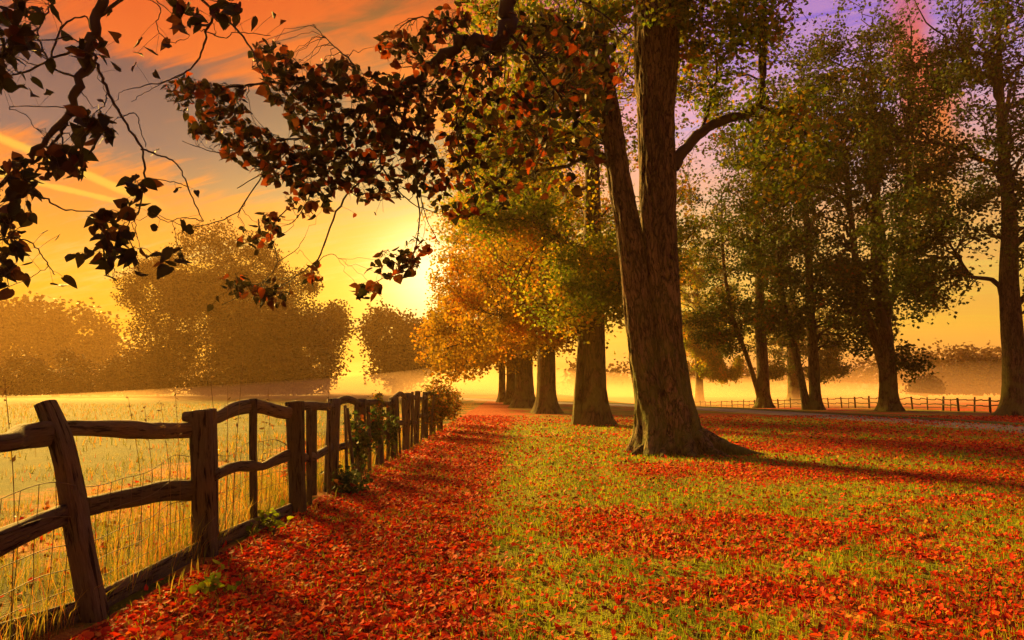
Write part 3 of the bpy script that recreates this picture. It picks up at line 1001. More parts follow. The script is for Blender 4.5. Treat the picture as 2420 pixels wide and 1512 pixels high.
# --- park trees on the far side of the drive
PARK = 'park trees beyond the drive'
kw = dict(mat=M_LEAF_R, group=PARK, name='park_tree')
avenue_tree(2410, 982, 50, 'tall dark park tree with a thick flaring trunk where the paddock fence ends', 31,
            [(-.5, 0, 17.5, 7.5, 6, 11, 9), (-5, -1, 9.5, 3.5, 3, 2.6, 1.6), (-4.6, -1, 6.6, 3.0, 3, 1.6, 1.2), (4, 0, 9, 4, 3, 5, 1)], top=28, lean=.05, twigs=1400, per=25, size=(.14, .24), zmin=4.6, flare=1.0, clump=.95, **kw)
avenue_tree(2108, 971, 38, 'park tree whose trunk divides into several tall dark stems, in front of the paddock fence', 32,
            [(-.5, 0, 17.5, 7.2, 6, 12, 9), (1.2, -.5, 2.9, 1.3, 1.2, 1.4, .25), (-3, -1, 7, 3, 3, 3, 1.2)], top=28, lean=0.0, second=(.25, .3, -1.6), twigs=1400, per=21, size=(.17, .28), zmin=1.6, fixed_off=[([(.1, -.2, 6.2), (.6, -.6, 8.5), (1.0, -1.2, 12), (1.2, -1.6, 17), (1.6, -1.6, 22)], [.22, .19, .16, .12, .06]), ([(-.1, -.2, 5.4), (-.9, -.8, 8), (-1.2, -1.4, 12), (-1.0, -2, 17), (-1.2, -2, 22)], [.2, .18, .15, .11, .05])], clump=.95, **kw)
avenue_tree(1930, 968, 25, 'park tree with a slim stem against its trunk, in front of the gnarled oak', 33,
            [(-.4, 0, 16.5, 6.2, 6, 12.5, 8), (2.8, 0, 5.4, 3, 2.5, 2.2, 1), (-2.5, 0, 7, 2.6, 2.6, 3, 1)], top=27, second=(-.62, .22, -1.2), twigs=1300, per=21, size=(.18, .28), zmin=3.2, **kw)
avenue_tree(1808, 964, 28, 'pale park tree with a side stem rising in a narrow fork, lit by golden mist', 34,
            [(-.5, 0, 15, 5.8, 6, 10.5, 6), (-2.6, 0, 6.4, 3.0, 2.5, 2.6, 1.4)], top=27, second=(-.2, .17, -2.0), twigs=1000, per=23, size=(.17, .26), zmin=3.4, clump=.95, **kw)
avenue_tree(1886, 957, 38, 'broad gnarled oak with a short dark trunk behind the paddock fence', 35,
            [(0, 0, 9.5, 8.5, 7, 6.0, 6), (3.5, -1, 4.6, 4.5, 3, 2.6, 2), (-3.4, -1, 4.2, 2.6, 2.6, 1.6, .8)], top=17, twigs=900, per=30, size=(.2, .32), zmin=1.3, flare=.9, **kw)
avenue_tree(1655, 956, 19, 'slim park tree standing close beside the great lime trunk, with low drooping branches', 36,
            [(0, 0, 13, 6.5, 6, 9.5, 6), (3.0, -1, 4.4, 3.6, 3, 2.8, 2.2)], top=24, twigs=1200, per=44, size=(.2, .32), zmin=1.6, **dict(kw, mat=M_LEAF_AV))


# --- trees far off across the field and in the mist
def far_tree(name, label, base, ell, seed, n, size, mat=M_LEAF_FAR, trunk_r=.6, trunk_h=6, group='trees standing in the mist', cat='tree', zmin=.3, kind=None):
    rg = np.random.default_rng(seed)
    base = np.asarray(base, float)
    t = thing(name, base, label, cat, group)
    V, Qd, A = trunk_loft([base + [0, 0, -.2], base + [.2, 0, trunk_h * .5], base + [0, 0, trunk_h]], [trunk_r, trunk_r * .8, trunk_r * .6], rg, S=14, K=14)
    part('trunk', V, Qd, M_BARK_FAR, t, True, {'bark': A})
    lumps = []
    for e in ell:
        for q in range(14):
            v = unit(rg.normal(0, 1, 3)) * rg.uniform(.72, 1.0)
            f = rg.uniform(.2, .36)
            m = min(e[3], e[5])
            lumps.append((e[0] + v[0] * e[3], e[1] + v[1] * e[4], max(e[2] + v[2] * e[5], zmin + f * m * .5), m * f * 1.2, m * f * 1.2, m * f, e[6] * .11))
    ell = [(*e[:3], e[3] * .86, e[4] * .86, e[5] * .86, e[6]) for e in ell] + lumps
    tips = crown_points([(e[0], e[1], e[2], e[3] * .8, e[4] * .8, e[5] * .8, e[6]) for e in ell], 120, rg, .4, .3, zmin)
    nodes = base + np.linspace(.5, 1, 8)[:, None] * np.array([0, 0, trunk_h])
    P, R, *_ = attach(nodes, np.tile([0, 0, 1.0], (8, 1)), np.full(8, trunk_r * .5), tips, 8, rg, .05, .4, .1, .04)
    V, Qd = tubes(P, R, 4)
    part('branchwork', V, Qd, M_TWIG, t, True, kind='stuff')
    c = crown_points(ell, n // 16, rg, .36, .42, zmin, cs=.22)
    pos = np.repeat(c, 16, 0) + rg.normal(0, 1, (len(c) * 16, 3)) * size[1] * 1.1
    pos = pos[pos[:, 2] > zmin]
    crown_part(t, pos, rg, mat, size, .2)
    return t


def E(px, py, Y, rx, rz, w, ry=None):
    c = at(px, py, Y)
    return (c[0], c[1], c[2], rx * Y / F, (ry if ry is not None else rx * .7) * Y / F, rz * Y / F, w)


Yf = 118
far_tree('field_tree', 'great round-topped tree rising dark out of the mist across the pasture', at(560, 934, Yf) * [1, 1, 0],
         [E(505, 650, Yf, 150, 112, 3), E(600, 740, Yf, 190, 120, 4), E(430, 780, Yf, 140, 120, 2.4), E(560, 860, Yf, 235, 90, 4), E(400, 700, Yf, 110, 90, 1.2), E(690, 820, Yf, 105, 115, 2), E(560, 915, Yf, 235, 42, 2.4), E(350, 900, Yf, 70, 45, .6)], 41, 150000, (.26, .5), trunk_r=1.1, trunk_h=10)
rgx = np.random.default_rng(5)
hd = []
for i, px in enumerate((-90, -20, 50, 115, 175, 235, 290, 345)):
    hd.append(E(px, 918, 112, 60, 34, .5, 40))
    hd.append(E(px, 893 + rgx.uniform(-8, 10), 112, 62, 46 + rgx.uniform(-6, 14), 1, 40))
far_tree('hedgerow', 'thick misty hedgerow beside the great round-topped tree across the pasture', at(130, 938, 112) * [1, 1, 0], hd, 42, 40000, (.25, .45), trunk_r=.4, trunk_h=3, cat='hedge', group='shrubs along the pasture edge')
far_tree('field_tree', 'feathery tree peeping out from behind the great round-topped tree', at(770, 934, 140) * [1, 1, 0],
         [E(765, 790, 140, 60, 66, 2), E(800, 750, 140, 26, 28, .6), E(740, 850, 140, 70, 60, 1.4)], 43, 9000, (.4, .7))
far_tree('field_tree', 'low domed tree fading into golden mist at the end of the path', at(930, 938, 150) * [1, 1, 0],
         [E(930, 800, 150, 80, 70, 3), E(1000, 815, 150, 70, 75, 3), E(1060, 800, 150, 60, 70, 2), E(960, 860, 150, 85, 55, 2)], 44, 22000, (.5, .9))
rg = np.random.default_rng(45)
wd = [E(px, py, 200, 75, 60, 1, 40) for px, py in ((-120, 760), (-40, 752), (30, 756), (90, 770), (150, 768), (200, 798), (250, 842), (-60, 830), (60, 840), (160, 850))]
c = crown_points(wd, 1000, rg, .3, .5, .3, cs=.15)
pos = np.repeat(c, 16, 0) + rg.normal(0, 1.3, (len(c) * 16, 3))
V, T = leaf_quads(pos[pos[:, 2] > .2], rg.uniform(.8, 1.5, (pos[:, 2] > .2).sum()), rg, .2)
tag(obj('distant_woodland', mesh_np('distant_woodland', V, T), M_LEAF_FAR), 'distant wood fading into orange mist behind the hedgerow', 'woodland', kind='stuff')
# right hand mist
far_tree('field_tree', 'rounded grey tree standing in pink mist beyond the paddock fence', at(2310, 944, 140) * [1, 1, 0],
         [E(2300, 885, 140, 72, 42, 3), E(2270, 905, 140, 60, 36, 2), E(2360, 905, 140, 50, 40, 2)], 46, 15000, (.45, .8))
far_tree('field_tree', 'small grey bushy tree low in the pink mist near the divided park tree', at(2185, 944, 125) * [1, 1, 0],
         [E(2185, 922, 125, 34, 26, 2)], 47, 3500, (.35, .6), trunk_h=2.5, trunk_r=.3)
rg = np.random.default_rng(48)
wd = [E(px, py, 215, 70, 45, 1, 40) for px, py in ((2090, 885), (2150, 880), (2220, 872), (2290, 868), (2370, 872), (2450, 870), (2530, 868), (1980, 905), (1860, 910), (1730, 905), (1620, 902), (1500, 900), (1400, 900))]
c = crown_points(wd, 1000, rg, .3, .5, -.5, cs=.15)
pos = np.repeat(c, 16, 0) + rg.normal(0, 1.3, (len(c) * 16, 3))
V, T = leaf_quads(pos, rg.uniform(.8, 1.5, len(pos)), rg, .2)
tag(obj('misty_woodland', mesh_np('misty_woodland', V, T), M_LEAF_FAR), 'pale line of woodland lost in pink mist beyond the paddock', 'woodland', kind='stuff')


# ------------------------------------------------------------------ overhanging lime: trunk out of the picture, boughs hanging into it
def build_overhang():
    rg = np.random.default_rng(61)
    base = np.array([5.6, 1.2, 0.0])
    t = thing('overhanging_lime_tree', base, 'lime boughs with dark leaves hanging in from the top of the sky', 'tree')
    V, Qd, A = trunk_loft([base + [0, 0, -.1], base + [0, 0, 2.5], base + [-.1, 0, 5.5], base + [-.1, .1, 9], base + [0, 0, 15]], [.62, .52, .45, .36, .1], rg, S=40, K=50, flare=.8, seed=4)
    part('trunk', V, Qd, M_BARK, t, True, {'bark': A})
    specs = {}

    def bough(lines, clusters, singles, Y0, mat, leafpx, lead, seedY, mult=1.0):
        rgb = np.random.default_rng(seedY)
        nodes, nd, nr = [], [], []
        G = Geo()
        main = None
        for k, (pts, w0, w1) in enumerate(lines):
            dy = 0 if k == 0 else rgb.uniform(-.25, .25)
            P = [at(x, y, Y0 + dy * (i / max(1, len(pts) - 1))) for i, (x, y) in enumerate(pts)]
            wid = [w0, w1]
            if k == 0 and lead is not None:
                P = [np.array(q) for q in lead] + P
            K = max(10, len(P) * 5)
            c = resample(P, K)
            s = Y0 / F / 2
            r = np.interp(np.linspace(0, 1, K), [0, .35, 1] if k == 0 else [0, 1], [w0 * s * 1.25, w0 * s, w1 * s] if k == 0 else [w0 * s, w1 * s])
            c = c + rgb.normal(0, 1, c.shape) * (r[:, None] * .35 + .002)
            V, Qd = tubes(c[None], r[None] * rgb.uniform(.88, 1.12, (1, K)), 9)
            tt = unit(np.gradient(c, axis=0))
            if k == 0:
                main = part('bough', V, Qd, M_TWIG, t, True)
            else:
                G.add(V, Qd)
            inv = c[:, 1] > Y0 - .6
            nodes.append(c[inv]); nd.append(tt[inv]); nr.append(r[inv])
        nodes, nd, nr = np.vstack(nodes), np.vstack(nd), np.concatenate(nr)
        # twig tips in the leaf clusters
        tips = []
        for (cx, cy, rx, ry, n) in clusters:
            m = max(2, int(n * mult) // 4)
            a = rgb.uniform(0, 6.283, m); q = rgb.uniform(0, 1, m) ** .5
            for aa, qq in zip(a, q):
                tips.append(at(cx + rx * qq * math.cos(aa), cy + ry * qq * math.sin(aa), Y0 + rgb.uniform(-.45, .45) * Y0 / 6))
        tips = np.array(tips)
        P, R, n1, d1, r1 = attach(nodes, nd, nr, tips, 9, rgb, .0016, .3, .03, .035, .6)
        R = np.minimum(R, .006 * Y0 / 5)
        G.add(*tubes(P, R, 5))
        V, Qd, _ = G.get()
        part('twigs' if False else 'branchwork', V, Qd, M_TWIG, main, True, kind='stuff')
        nodes, nd = np.vstack([nodes, n1]), np.vstack([nd, d1])
        pos = []
        for (cx, cy, rx, ry, n) in clusters:
            n = int(n * mult)
            a = rgb.uniform(0, 6.283, n); q = rgb.uniform(0, 1, n) ** .5
            for aa, qq in zip(a, q):
                pos.append((at(cx + rx * qq * math.cos(aa), cy + ry * qq * math.sin(aa), Y0 + rgb.uniform(-.45, .45) * Y0 / 6), 1))
        for (x, y, s) in singles:
            pos.append((at(x, y, Y0 + rgb.uniform(-.1, .1)), s / 40.0))
        sz = np.array([p[1] for p in pos]) * leafpx * Y0 / F * rgb.uniform(.7, 1.2, len(pos))
        pos = np.array([p[0] for p in pos])
        # pull each leaf to the nearest twig so that it hangs from it
        j = np.array([np.argmin(((nodes - p) ** 2).sum(1)) for p in pos])
        dv = pos - nodes[j]
        L = np.linalg.norm(dv, axis=1, keepdims=True)
        pos = nodes[j] + dv * np.minimum(1, (.10 + .02 * Y0) / np.maximum(L, 1e-6))
        # a stalk joins leaf and twig
        st = np.stack([nodes[j], (nodes[j] + pos) / 2 + [0, 0, .006], pos], 1)
        V, Qd = tubes(st, np.full((len(pos), 3), .0011 * Y0 / 4), 3)
        part('leaf_stalk', V, Qd, M_TWIG, main, True, kind='stuff')
        return main, pos, sz, mat, rgb

    left_lines = [
        ([(262, -160), (243, -30), (226, 60), (208, 115), (190, 190), (172, 255), (120, 318), (72, 370), (30, 410), (-40, 470)], 27, 9),
        ([(212, 110), (232, 160), (255, 215), (290, 280), (335, 352), (342, 420), (330, 490), (315, 520)], 9, 3),
        ([(335, 352), (375, 368), (420, 388), (445, 445), (480, 522)], 5, 2.5),
        ([(172, 255), (150, 300), (120, 345), (90, 400), (60, 440)], 10, 4),
        ([(226, 40), (330, -20), (430, -30), (500, 25), (488, 75), (478, 120), (440, 170), (380, 195), (300, 212)], 9, 2),
        ([(500, 25), (545, 55), (585, 100), (615, 165)], 6, 4),
        ([(190, 190), (120, 150), (150, 60), (200, 40), (215, 70)], 6, 3),
        ([(208, 115), (140, 130), (60, 170), (-40, 190)], 7, 4), ([(120, 145), (90, 90), (110, 30), (140, -20)], 5, 3),
        ([(30, 410), (60, 450), (110, 470), (150, 495), (215, 500), (235, 530)], 6, 2), ([(172, 255), (60, 250), (20, 255), (60, 270), (85, 305)], 3, 1.5),
        ([(243, -30), (372, 10), (370, 60), (400, 100), (440, 90)], 3, 1.5), ([(290, 275), (320, 268), (330, 300), (345, 345)], 3, 2),
        ([(-40, 470), (-10, 560), (40, 560), (80, 580), (110, 620), (130, 650)], 5, 2), ([(235, 530), (250, 580), (270, 640), (265, 660)], 2.5, 1.5),
        ([(330, 490), (300, 540), (320, 600), (330, 640)], 3, 2), ([(342, 420), (410, 430), (440, 440)], 2.5, 1.5), ([(488, 75), (530, 90), (560, 75), (640, 85)], 3, 1.5),
        ([(440, 170), (350, 215), (310, 240)], 2, 1.2), ([(255, 215), (245, 250), (215, 275)], 3, 2), ([(480, 522), (430, 515), (395, 525), (360, 500)], 2.5, 1.5)]
    left_clusters = [(35, 70, 55, 75, 34), (15, 165, 40, 40, 10), (210, 118, 34, 32, 14), (225, 290, 48, 40, 20), (150, 378, 55, 38, 26), (40, 420, 55, 50, 26), (30, 500, 45, 45, 14),
                     (20, 570, 35, 45, 12), (15, 650, 30, 40, 8), (260, 530, 42, 36, 14), (285, 585, 50, 45, 18), (325, 435, 34, 24, 10), (440, 35, 30, 36, 12), (300, 490, 24, 20, 6), (405, 605, 30, 30, 6),
                     (530, 25, 50, 25, 9), (90, 10, 60, 20, 8)]
    left_singles = [(165, 95, 44), (115, 140, 42), (75, 185, 44), (35, 205, 42), (78, 222, 38), (118, 225, 42), (280, 92, 44), (285, 165, 42), (322, 152, 34), (332, 88, 40), (325, 125, 38), (368, 130, 50), (365, 170, 46),
                    (398, 92, 40), (402, 112, 36), (265, 25, 30), (240, 235, 42), (180, 245, 36), (225, 348, 48), (272, 322, 40), (415, 446, 40), (295, 480, 36), (350, 500, 42), (375, 352, 34), (463, 450, 32), (372, 540, 34),
                    (250, 525, 36), (320, 640, 46), (265, 655, 38), (275, 682, 30), (75, 620, 38), (60, 650, 36), (125, 668, 42), (150, 655, 36), (190, 600, 40), (210, 590, 34), (170, 600, 30), (245, 610, 44), (340, 600, 40),
                    (430, 520, 32), (455, 540, 30), (400, 630, 44), (600, 40, 36), (650, 30, 30), (690, 40, 34), (185, 415, 34), (110, 545, 36), (140, 555, 34)]
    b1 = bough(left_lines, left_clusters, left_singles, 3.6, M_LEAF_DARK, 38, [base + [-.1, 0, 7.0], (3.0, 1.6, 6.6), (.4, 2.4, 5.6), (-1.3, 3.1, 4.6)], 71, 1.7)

    mid_lines = [
        ([(1212, -180), (1203, -40), (1199, 40), (1184, 88), (1140, 100), (1090, 108), (1040, 138), (985, 182), (925, 225), (870, 248), (810, 275), (760, 320)], 42, 9),
        ([(1184, 88), (1160, 115), (1128, 148)], 20, 8), ([(1198, 75), (1250, 130), (1310, 210), (1360, 280), (1430, 345)], 9, 3),
        ([(925, 225), (850, 215), (760, 200), (680, 195), (600, 200), (520, 210), (440, 235), (395, 240)], 10, 2), ([(870, 248), (800, 330), (730, 370), (640, 400), (560, 445)], 8, 2),
        ([(985, 182), (1000, 260), (990, 330), (985, 440), (992, 520), (975, 610), (962, 650)], 7, 2), ([(810, 275), (790, 380), (740, 450), (700, 520)], 6, 2),
        ([(900, 390), (850, 430), (800, 490), (760, 590), (742, 622), (700, 652), (640, 692)], 6, 2), ([(985, 440), (1010, 520), (1040, 580)], 3, 1.5), ([(620, 415), (560, 500), (500, 528), (440, 535), (370, 505)], 3.5, 1.5),
        ([(760, 320), (680, 330), (600, 345), (520, 360), (430, 335)], 5, 1.5), ([(1100, 106), (1060, 60), (1000, 40), (950, 60)], 7, 2), ([(720, 455), (640, 540), (655, 620), (600, 680), (525, 720)], 3, 1.5),
        ([(962, 640), (900, 660), (850, 690)], 2.5, 1.5), ([(925, 225), (910, 330), (900, 390), (960, 470), (1020, 500)], 6, 2), ([(870, 248), (840, 160), (790, 110), (740, 60)], 6, 2),
        ([(1184, 88), (1100, 190), (1080, 320), (1120, 420)], 6, 2), ([(1310, 210), (1290, 330), (1250, 430)], 4, 2), ([(1203, -40), (1320, -20), (1420, 30), (1480, 90)], 8, 3),
        ([(742, 622), (780, 600), (800, 610)], 2, 1.2), ([(655, 620), (700, 590), (720, 560)], 2, 1.2)]
    mid_clusters = [(455, 205, 62, 30, 30), (470, 245, 55, 28, 22), (525, 300, 85, 36, 46), (600, 345, 80, 45, 56), (690, 195, 66, 58, 84), (745, 270, 66, 66, 84), (665, 385, 75, 46, 60), (765, 400, 76, 66, 84),
                    (860, 330, 76, 76, 92), (900, 225, 76, 56, 76), (800, 180, 56, 46, 52), (960, 300, 66, 66, 66), (1000, 395, 56, 66, 56), (890, 430, 76, 46, 46), (1020, 200, 56, 56, 46), (960, 110, 66, 46, 46),
                    (1060, 55, 56, 46, 40), (725, 470, 55, 45, 24), (640, 520, 30, 20, 12), (930, 625, 56, 36, 22), (985, 590, 38, 36, 12), (868, 682, 30, 22, 13), (640, 690, 46, 28, 24), (560, 672, 38, 28, 12), (742, 642, 22, 26, 7),
                    (610, 560, 46, 36, 12), (1250, 150, 150, 130, 110), (1180, 330, 130, 120, 90), (1390, 180, 80, 140, 50), (1100, 250, 80, 150, 70), (1330, 380, 90, 90, 30), (1080, 460, 60, 60, 26), (540, 240, 50, 40, 24), (640, 130, 50, 40, 26), (1160, 480, 50, 40, 12)]
    mid_singles = [(840, 505, 26), (905, 500, 24), (880, 520, 26), (400, 610, 30), (1030, 560, 26), (740, 640, 28), (760, 655, 26), (840, 690, 30), (860, 690, 30), (905, 600, 28), (500, 720, 28), (515, 700, 26), (660, 715, 26),
                   (1330, 62, 34), (1220, 118, 30), (1120, 180, 26), (1300, 60, 24), (1340, 270, 26), (1450, 75, 24)]
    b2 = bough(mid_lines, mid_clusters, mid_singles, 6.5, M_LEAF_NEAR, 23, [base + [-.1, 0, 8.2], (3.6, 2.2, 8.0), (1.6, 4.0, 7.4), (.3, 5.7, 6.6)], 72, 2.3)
    # up to three hundred of the largest leaves singly, the others joined
    app = np.concatenate([b[2] / b[1][:, 1] for b in (b1, b2)])
    lim = np.sort(app)[-300]
    for main, pos, sz, mat, rgb in (b1, b2):
        big = sz / pos[:, 1] >= lim
        fr = leaf_frames(int(big.sum()), rgb, .7, .1)
        single_leaves(pos[big], leaf_protos(mat, rgb, 8), rgb, main, t, sz[big], frames=fr)
        if (~big).any():
            V, T = heart_leaves(pos[~big], sz[~big], rgb, .7, .1)
            part('foliage', V, T, mat, main, kind='stuff')
    # the crown overhead, above and behind the view
    ell = [(5.5, .5, 11, 5.5, 4.5, 4.2, 5), (1.5, -1.5, 9.5, 4, 3.5, 2.4, 2.2), (8.5, 2.5, 9.5, 3.2, 2.8, 2.8, 1.6), (6.5, -3, 8, 4, 3, 3, 2)]
    nodes = base + np.linspace(.3, 1, 20)[:, None] * np.array([0, 0, 15.0])
    tips = crown_points(ell, 420, rg, .4, .5)
    P, R, n1, d1, r1 = attach(nodes, np.tile([0, 0, 1.0], (20, 1)), np.full(20, .2), tips, 8, rg, .012, .3, .08, .04)
    V, Qd = tubes(P, R, 5)
    part('branchwork', V, Qd, M_TWIG, t, True, kind='stuff')
    b = np.repeat(np.arange(len(P)), 40)
    u = rg.uniform(3, 6.99, len(b)); i0 = u.astype(int); f = (u - i0)[:, None]
    pos = P[b, i0] * (1 - f) + P[b, i0 + 1] * f + rg.normal(0, .35, (len(b), 3))
    d = pos - np.array([0, 0, EYE])
    cp, sp = math.cos(PITCH), math.sin(PITCH)
    fz = d[:, 1] * cp + d[:, 2] * sp
    py = CY - F * (-d[:, 1] * sp + d[:, 2] * cp) / np.maximum(fz, .05)
    keep = (fz < .3) | (py < -60)
    crown_part(t, pos[keep], rg, M_LEAF_T1, (.12, .18))


build_overhang()


# ------------------------------------------------------------------ the near fence
def build_fence():
    rg = np.random.default_rng(81)
    P1, P2, P3 = ground(222, 1462)[1], ground(492, 1312)[1], ground(702, 1214)[1]
    t = thing('rail_fence', (FENCE_X, P1, 0), 'weathered split-rail fence with wire netting along the leaf-strewn path', 'fence')

    def post(pts, Y, depth=.085, sq=3.2, rough=.07):
        c = [at(x, y, Y) for x, y, w in pts]
        hw = [w / 2 * Y / F for x, y, w in pts]
        timber_part('post', t, M_WOOD, c, hw, depth, rg, S=24, K=60, sq=sq, rough=rough, side=[0, 1, 0], seed=rg.uniform(0, 99))

    post([(108, 952, 36), (122, 985, 40), (142, 1035, 44), (158, 1100, 42), (176, 1200, 48), (196, 1310, 50), (212, 1400, 52), (226, 1490, 58)], P1, .075)
    post([(474, 970, 50), (477, 1060, 52), (481, 1180, 52), (485, 1290, 54), (487, 1345, 56)], P2, .07)
    post([(497, 966, 26), (499, 1100, 28), (502, 1310, 30)], P2 + .2, .05)
    post([(696, 949, 42), (698, 1020, 41), (701, 1120, 38), (705, 1235, 38)], P3, .08)
    post([(598, 942, 18), (598, 1080, 17), (599, 1180, 17), (601, 1265, 15)], (P2 + P3) / 2 + .1, .025, 4)
    post([(741, 956, 15), (741, 1060, 15), (740, 1170, 15)], P3 + .8, .03, 4)

    def rail(pts, Ya, Yb, hw=.04):
        n = len(pts)
        Ys = np.linspace(Ya, Yb, n)
        c = [at(x, (a + b) / 2, y) for (x, a, b), y in zip(pts, Ys)]
        hh = [(b - a) / 2 * y / F for (x, a, b), y in zip(pts, Ys)]
        timber_part('rail', t, M_WOOD, c, hw, hh, rg, S=20, K=60, sq=2.6, rough=.12, side=[0, 0, 1], seed=rg.uniform(0, 99))

    Y0 = P1 - 1.75
    rail([(130, 996, 1050), (90, 997, 1056), (45, 1002, 1062), (20, 1020, 1066), (-60, 1030, 1075), (-220, 1040, 1085)], P1 + .03, P1 - .95, .05)
    rail([(140, 994, 1030), (220, 992, 1029), (300, 993, 1033), (370, 999, 1036), (452, 998, 1034)], P1 + .06, P2, .05)
    rail([(165, 1185, 1236), (100, 1210, 1262), (0, 1251, 1311), (-120, 1300, 1370)], P1 + .03, P1 - .95, .045)
    rail([(195, 1176, 1220), (260, 1162, 1206), (330, 1148, 1194), (390, 1136, 1182), (456, 1136, 1180)], P1 + .06, P2, .045)
    rail([(440, 972, 996), (480, 976, 1002), (515, 968, 1000), (550, 950, 984), (590, 943, 976), (625, 948, 978), (660, 958, 988), (690, 962, 990)], P2 - .05, P3, .045)
    rail([(500, 1116, 1140), (530, 1098, 1124), (560, 1090, 1114), (590, 1088, 1113), (620, 1092, 1110), (650, 1076, 1098), (688, 1058, 1086)], P2, P3, .04)
    # the fence runs on past the camera
    e = at(-220, 1062, P1 - .95)
    q = np.array([e[0] - .02, e[1] - .04]); q2 = np.array([e[0] + .05, e[1] - 1.8])
    for w in (q, q2):
        timber_part('post', t, M_WOOD, [(w[0], w[1], -.1), (w[0], w[1], .65), (w[0] - .02, w[1], 1.3)], .08, .07, rg, S=16, K=20, side=[0, 1, 0], seed=rg.uniform(0, 99))
    for z in (1.12, .55):
        timber_part('rail', t, M_WOOD, [(*q, z), (*((q + q2) / 2), z + .05), (*q2, z)], .045, .06, rg, S=14, K=20, sq=2.6, rough=.1, side=[0, 0, 1], seed=rg.uniform(0, 99))
    # further posts, measured along the fence line
    nxt = [(P3 + 1.75, -2.62, 1.33, .10), (P3 + 3.5, -2.6, 1.30, .075), (P3 + 5.1, -2.56, 1.38, .08), (P3 + 6.6, -2.55, 1.28, .09), (P3 + 8.2, -2.54, 1.36, .085), (P3 + 9.8, -2.52, 1.4, .075), (P3 + 11.6, -2.5, 1.35, .08), (P3 + 13.5, -2.5, 1.35, .08), (P3 + 15.6, -2.48, 1.35, .08)]
    prev = np.array([at(702, 965, P3)[0], P3])
    for k, (y, x, h, hw) in enumerate(nxt):
        ln = rg.normal(0, .03, 2)
        timber_part('post', t, M_WOOD, [(x, y, -.12), (x + ln[0] * .5, y, h * .5), (x + ln[0], y + ln[1], h)], [hw * 1.05, hw, hw * .97], .07, rg, S=12, K=14, side=[0, 1, 0], seed=rg.uniform(0, 99))
        for z in (1.2, .62):
            a = np.array([prev[0], prev[1], z + rg.normal(0, .04)]); b = np.array([x, y, z + rg.normal(0, .04)])
            m = (a + b) / 2 + [0, 0, rg.uniform(-.04, .1)]
            timber_part('rail', t, M_WOOD, [a, a * .7 + m * .3 + [0, 0, .02], m, b], .04, [.055, .06, .055], rg, S=10, K=14, sq=2.4, rough=.09, side=[0, 0, 1], seed=rg.uniform(0, 99))
        # split stakes between the posts
        for q in range(2 if k < 6 else 1):
            f = rg.uniform(.25, .45) + .38 * q
            px = prev * (1 - f) + np.array([x, y]) * f
            lean = rg.normal(0, .06)
            hs = rg.uniform(1.18, 1.45)
            timber_part('stake', t, M_WOOD, [(px[0] + .06, px[1], -.1), (px[0] + .05 + lean * .5, px[1], hs * .5), (px[0] + .04 + lean, px[1], hs)], rg.uniform(.024, .04), .022, rg, S=8, K=10, side=[0, 1, 0], seed=rg.uniform(0, 99))
        prev = np.array([x, y])
    # leaning stake by the fourth post
    a, b = at(840, 1128, P3 + 2.2), at(820, 964, P3 + 2.2)
    a[2] = -.05
    timber_part('stake', t, M_WOOD, [a, (a + b) / 2, b], .026, .022, rg, S=8, K=10, side=[0, 1, 0], seed=3)
    # gravel boards along the foot
    ends = [at(-180, 1520, P1 - .9) * [1, 1, 0], at(222, 1400, P1) * [1, 1, 0], at(492, 1300, P2) * [1, 1, 0], at(702, 1200, P3) * [1, 1, 0]]
    for a, b in zip(ends[:-1], ends[1:]):
        a, b = a + [-.05, .05, .03], b + [-.05, -.05, .03]
        timber_part('gravel_board', t, M_WOOD, [a, (a + b) / 2, b], .018, .11, rg, S=10, K=12, sq=5, rough=.03, side=[0, 0, 1], seed=rg.uniform(0, 99))
    # sheep netting
    G = Geo()
    yy = np.linspace(P1 - 1.7, P3 + 6, 180)
    xx = FENCE_X - .22 + .02 * np.sin(yy * 1.7)
    sag = lambda y: .05 * np.sin(y * 3.4) + .02 * np.sin(y * 7.7)
    hs = (.08, .2, .33, .48, .66, .86)
    for h in hs:
        P = np.stack([xx + .01 * np.sin(yy * 9 + h * 30), yy, h + sag(yy) * h], 1)
        G.add(*tubes(P[None], np.full((1, len(yy)), .003), 4))
    for y in np.arange(P1 - 1.6, P3 + 6, .15):
        z = np.linspace(.08, .86, 7)
        x = FENCE_X - .22 + .02 * math.sin(y * 1.7)
        P = np.stack([np.full(7, x), y + rg.normal(0, .006, 7), z + sag(y) * z], 1)
        G.add(*tubes(P[None], np.full((1, 7), .0025), 4))
    V, Qd, _ = G.get()
    part('wire_netting', V, Qd, M_WIRE, t, kind='stuff')


build_fence()


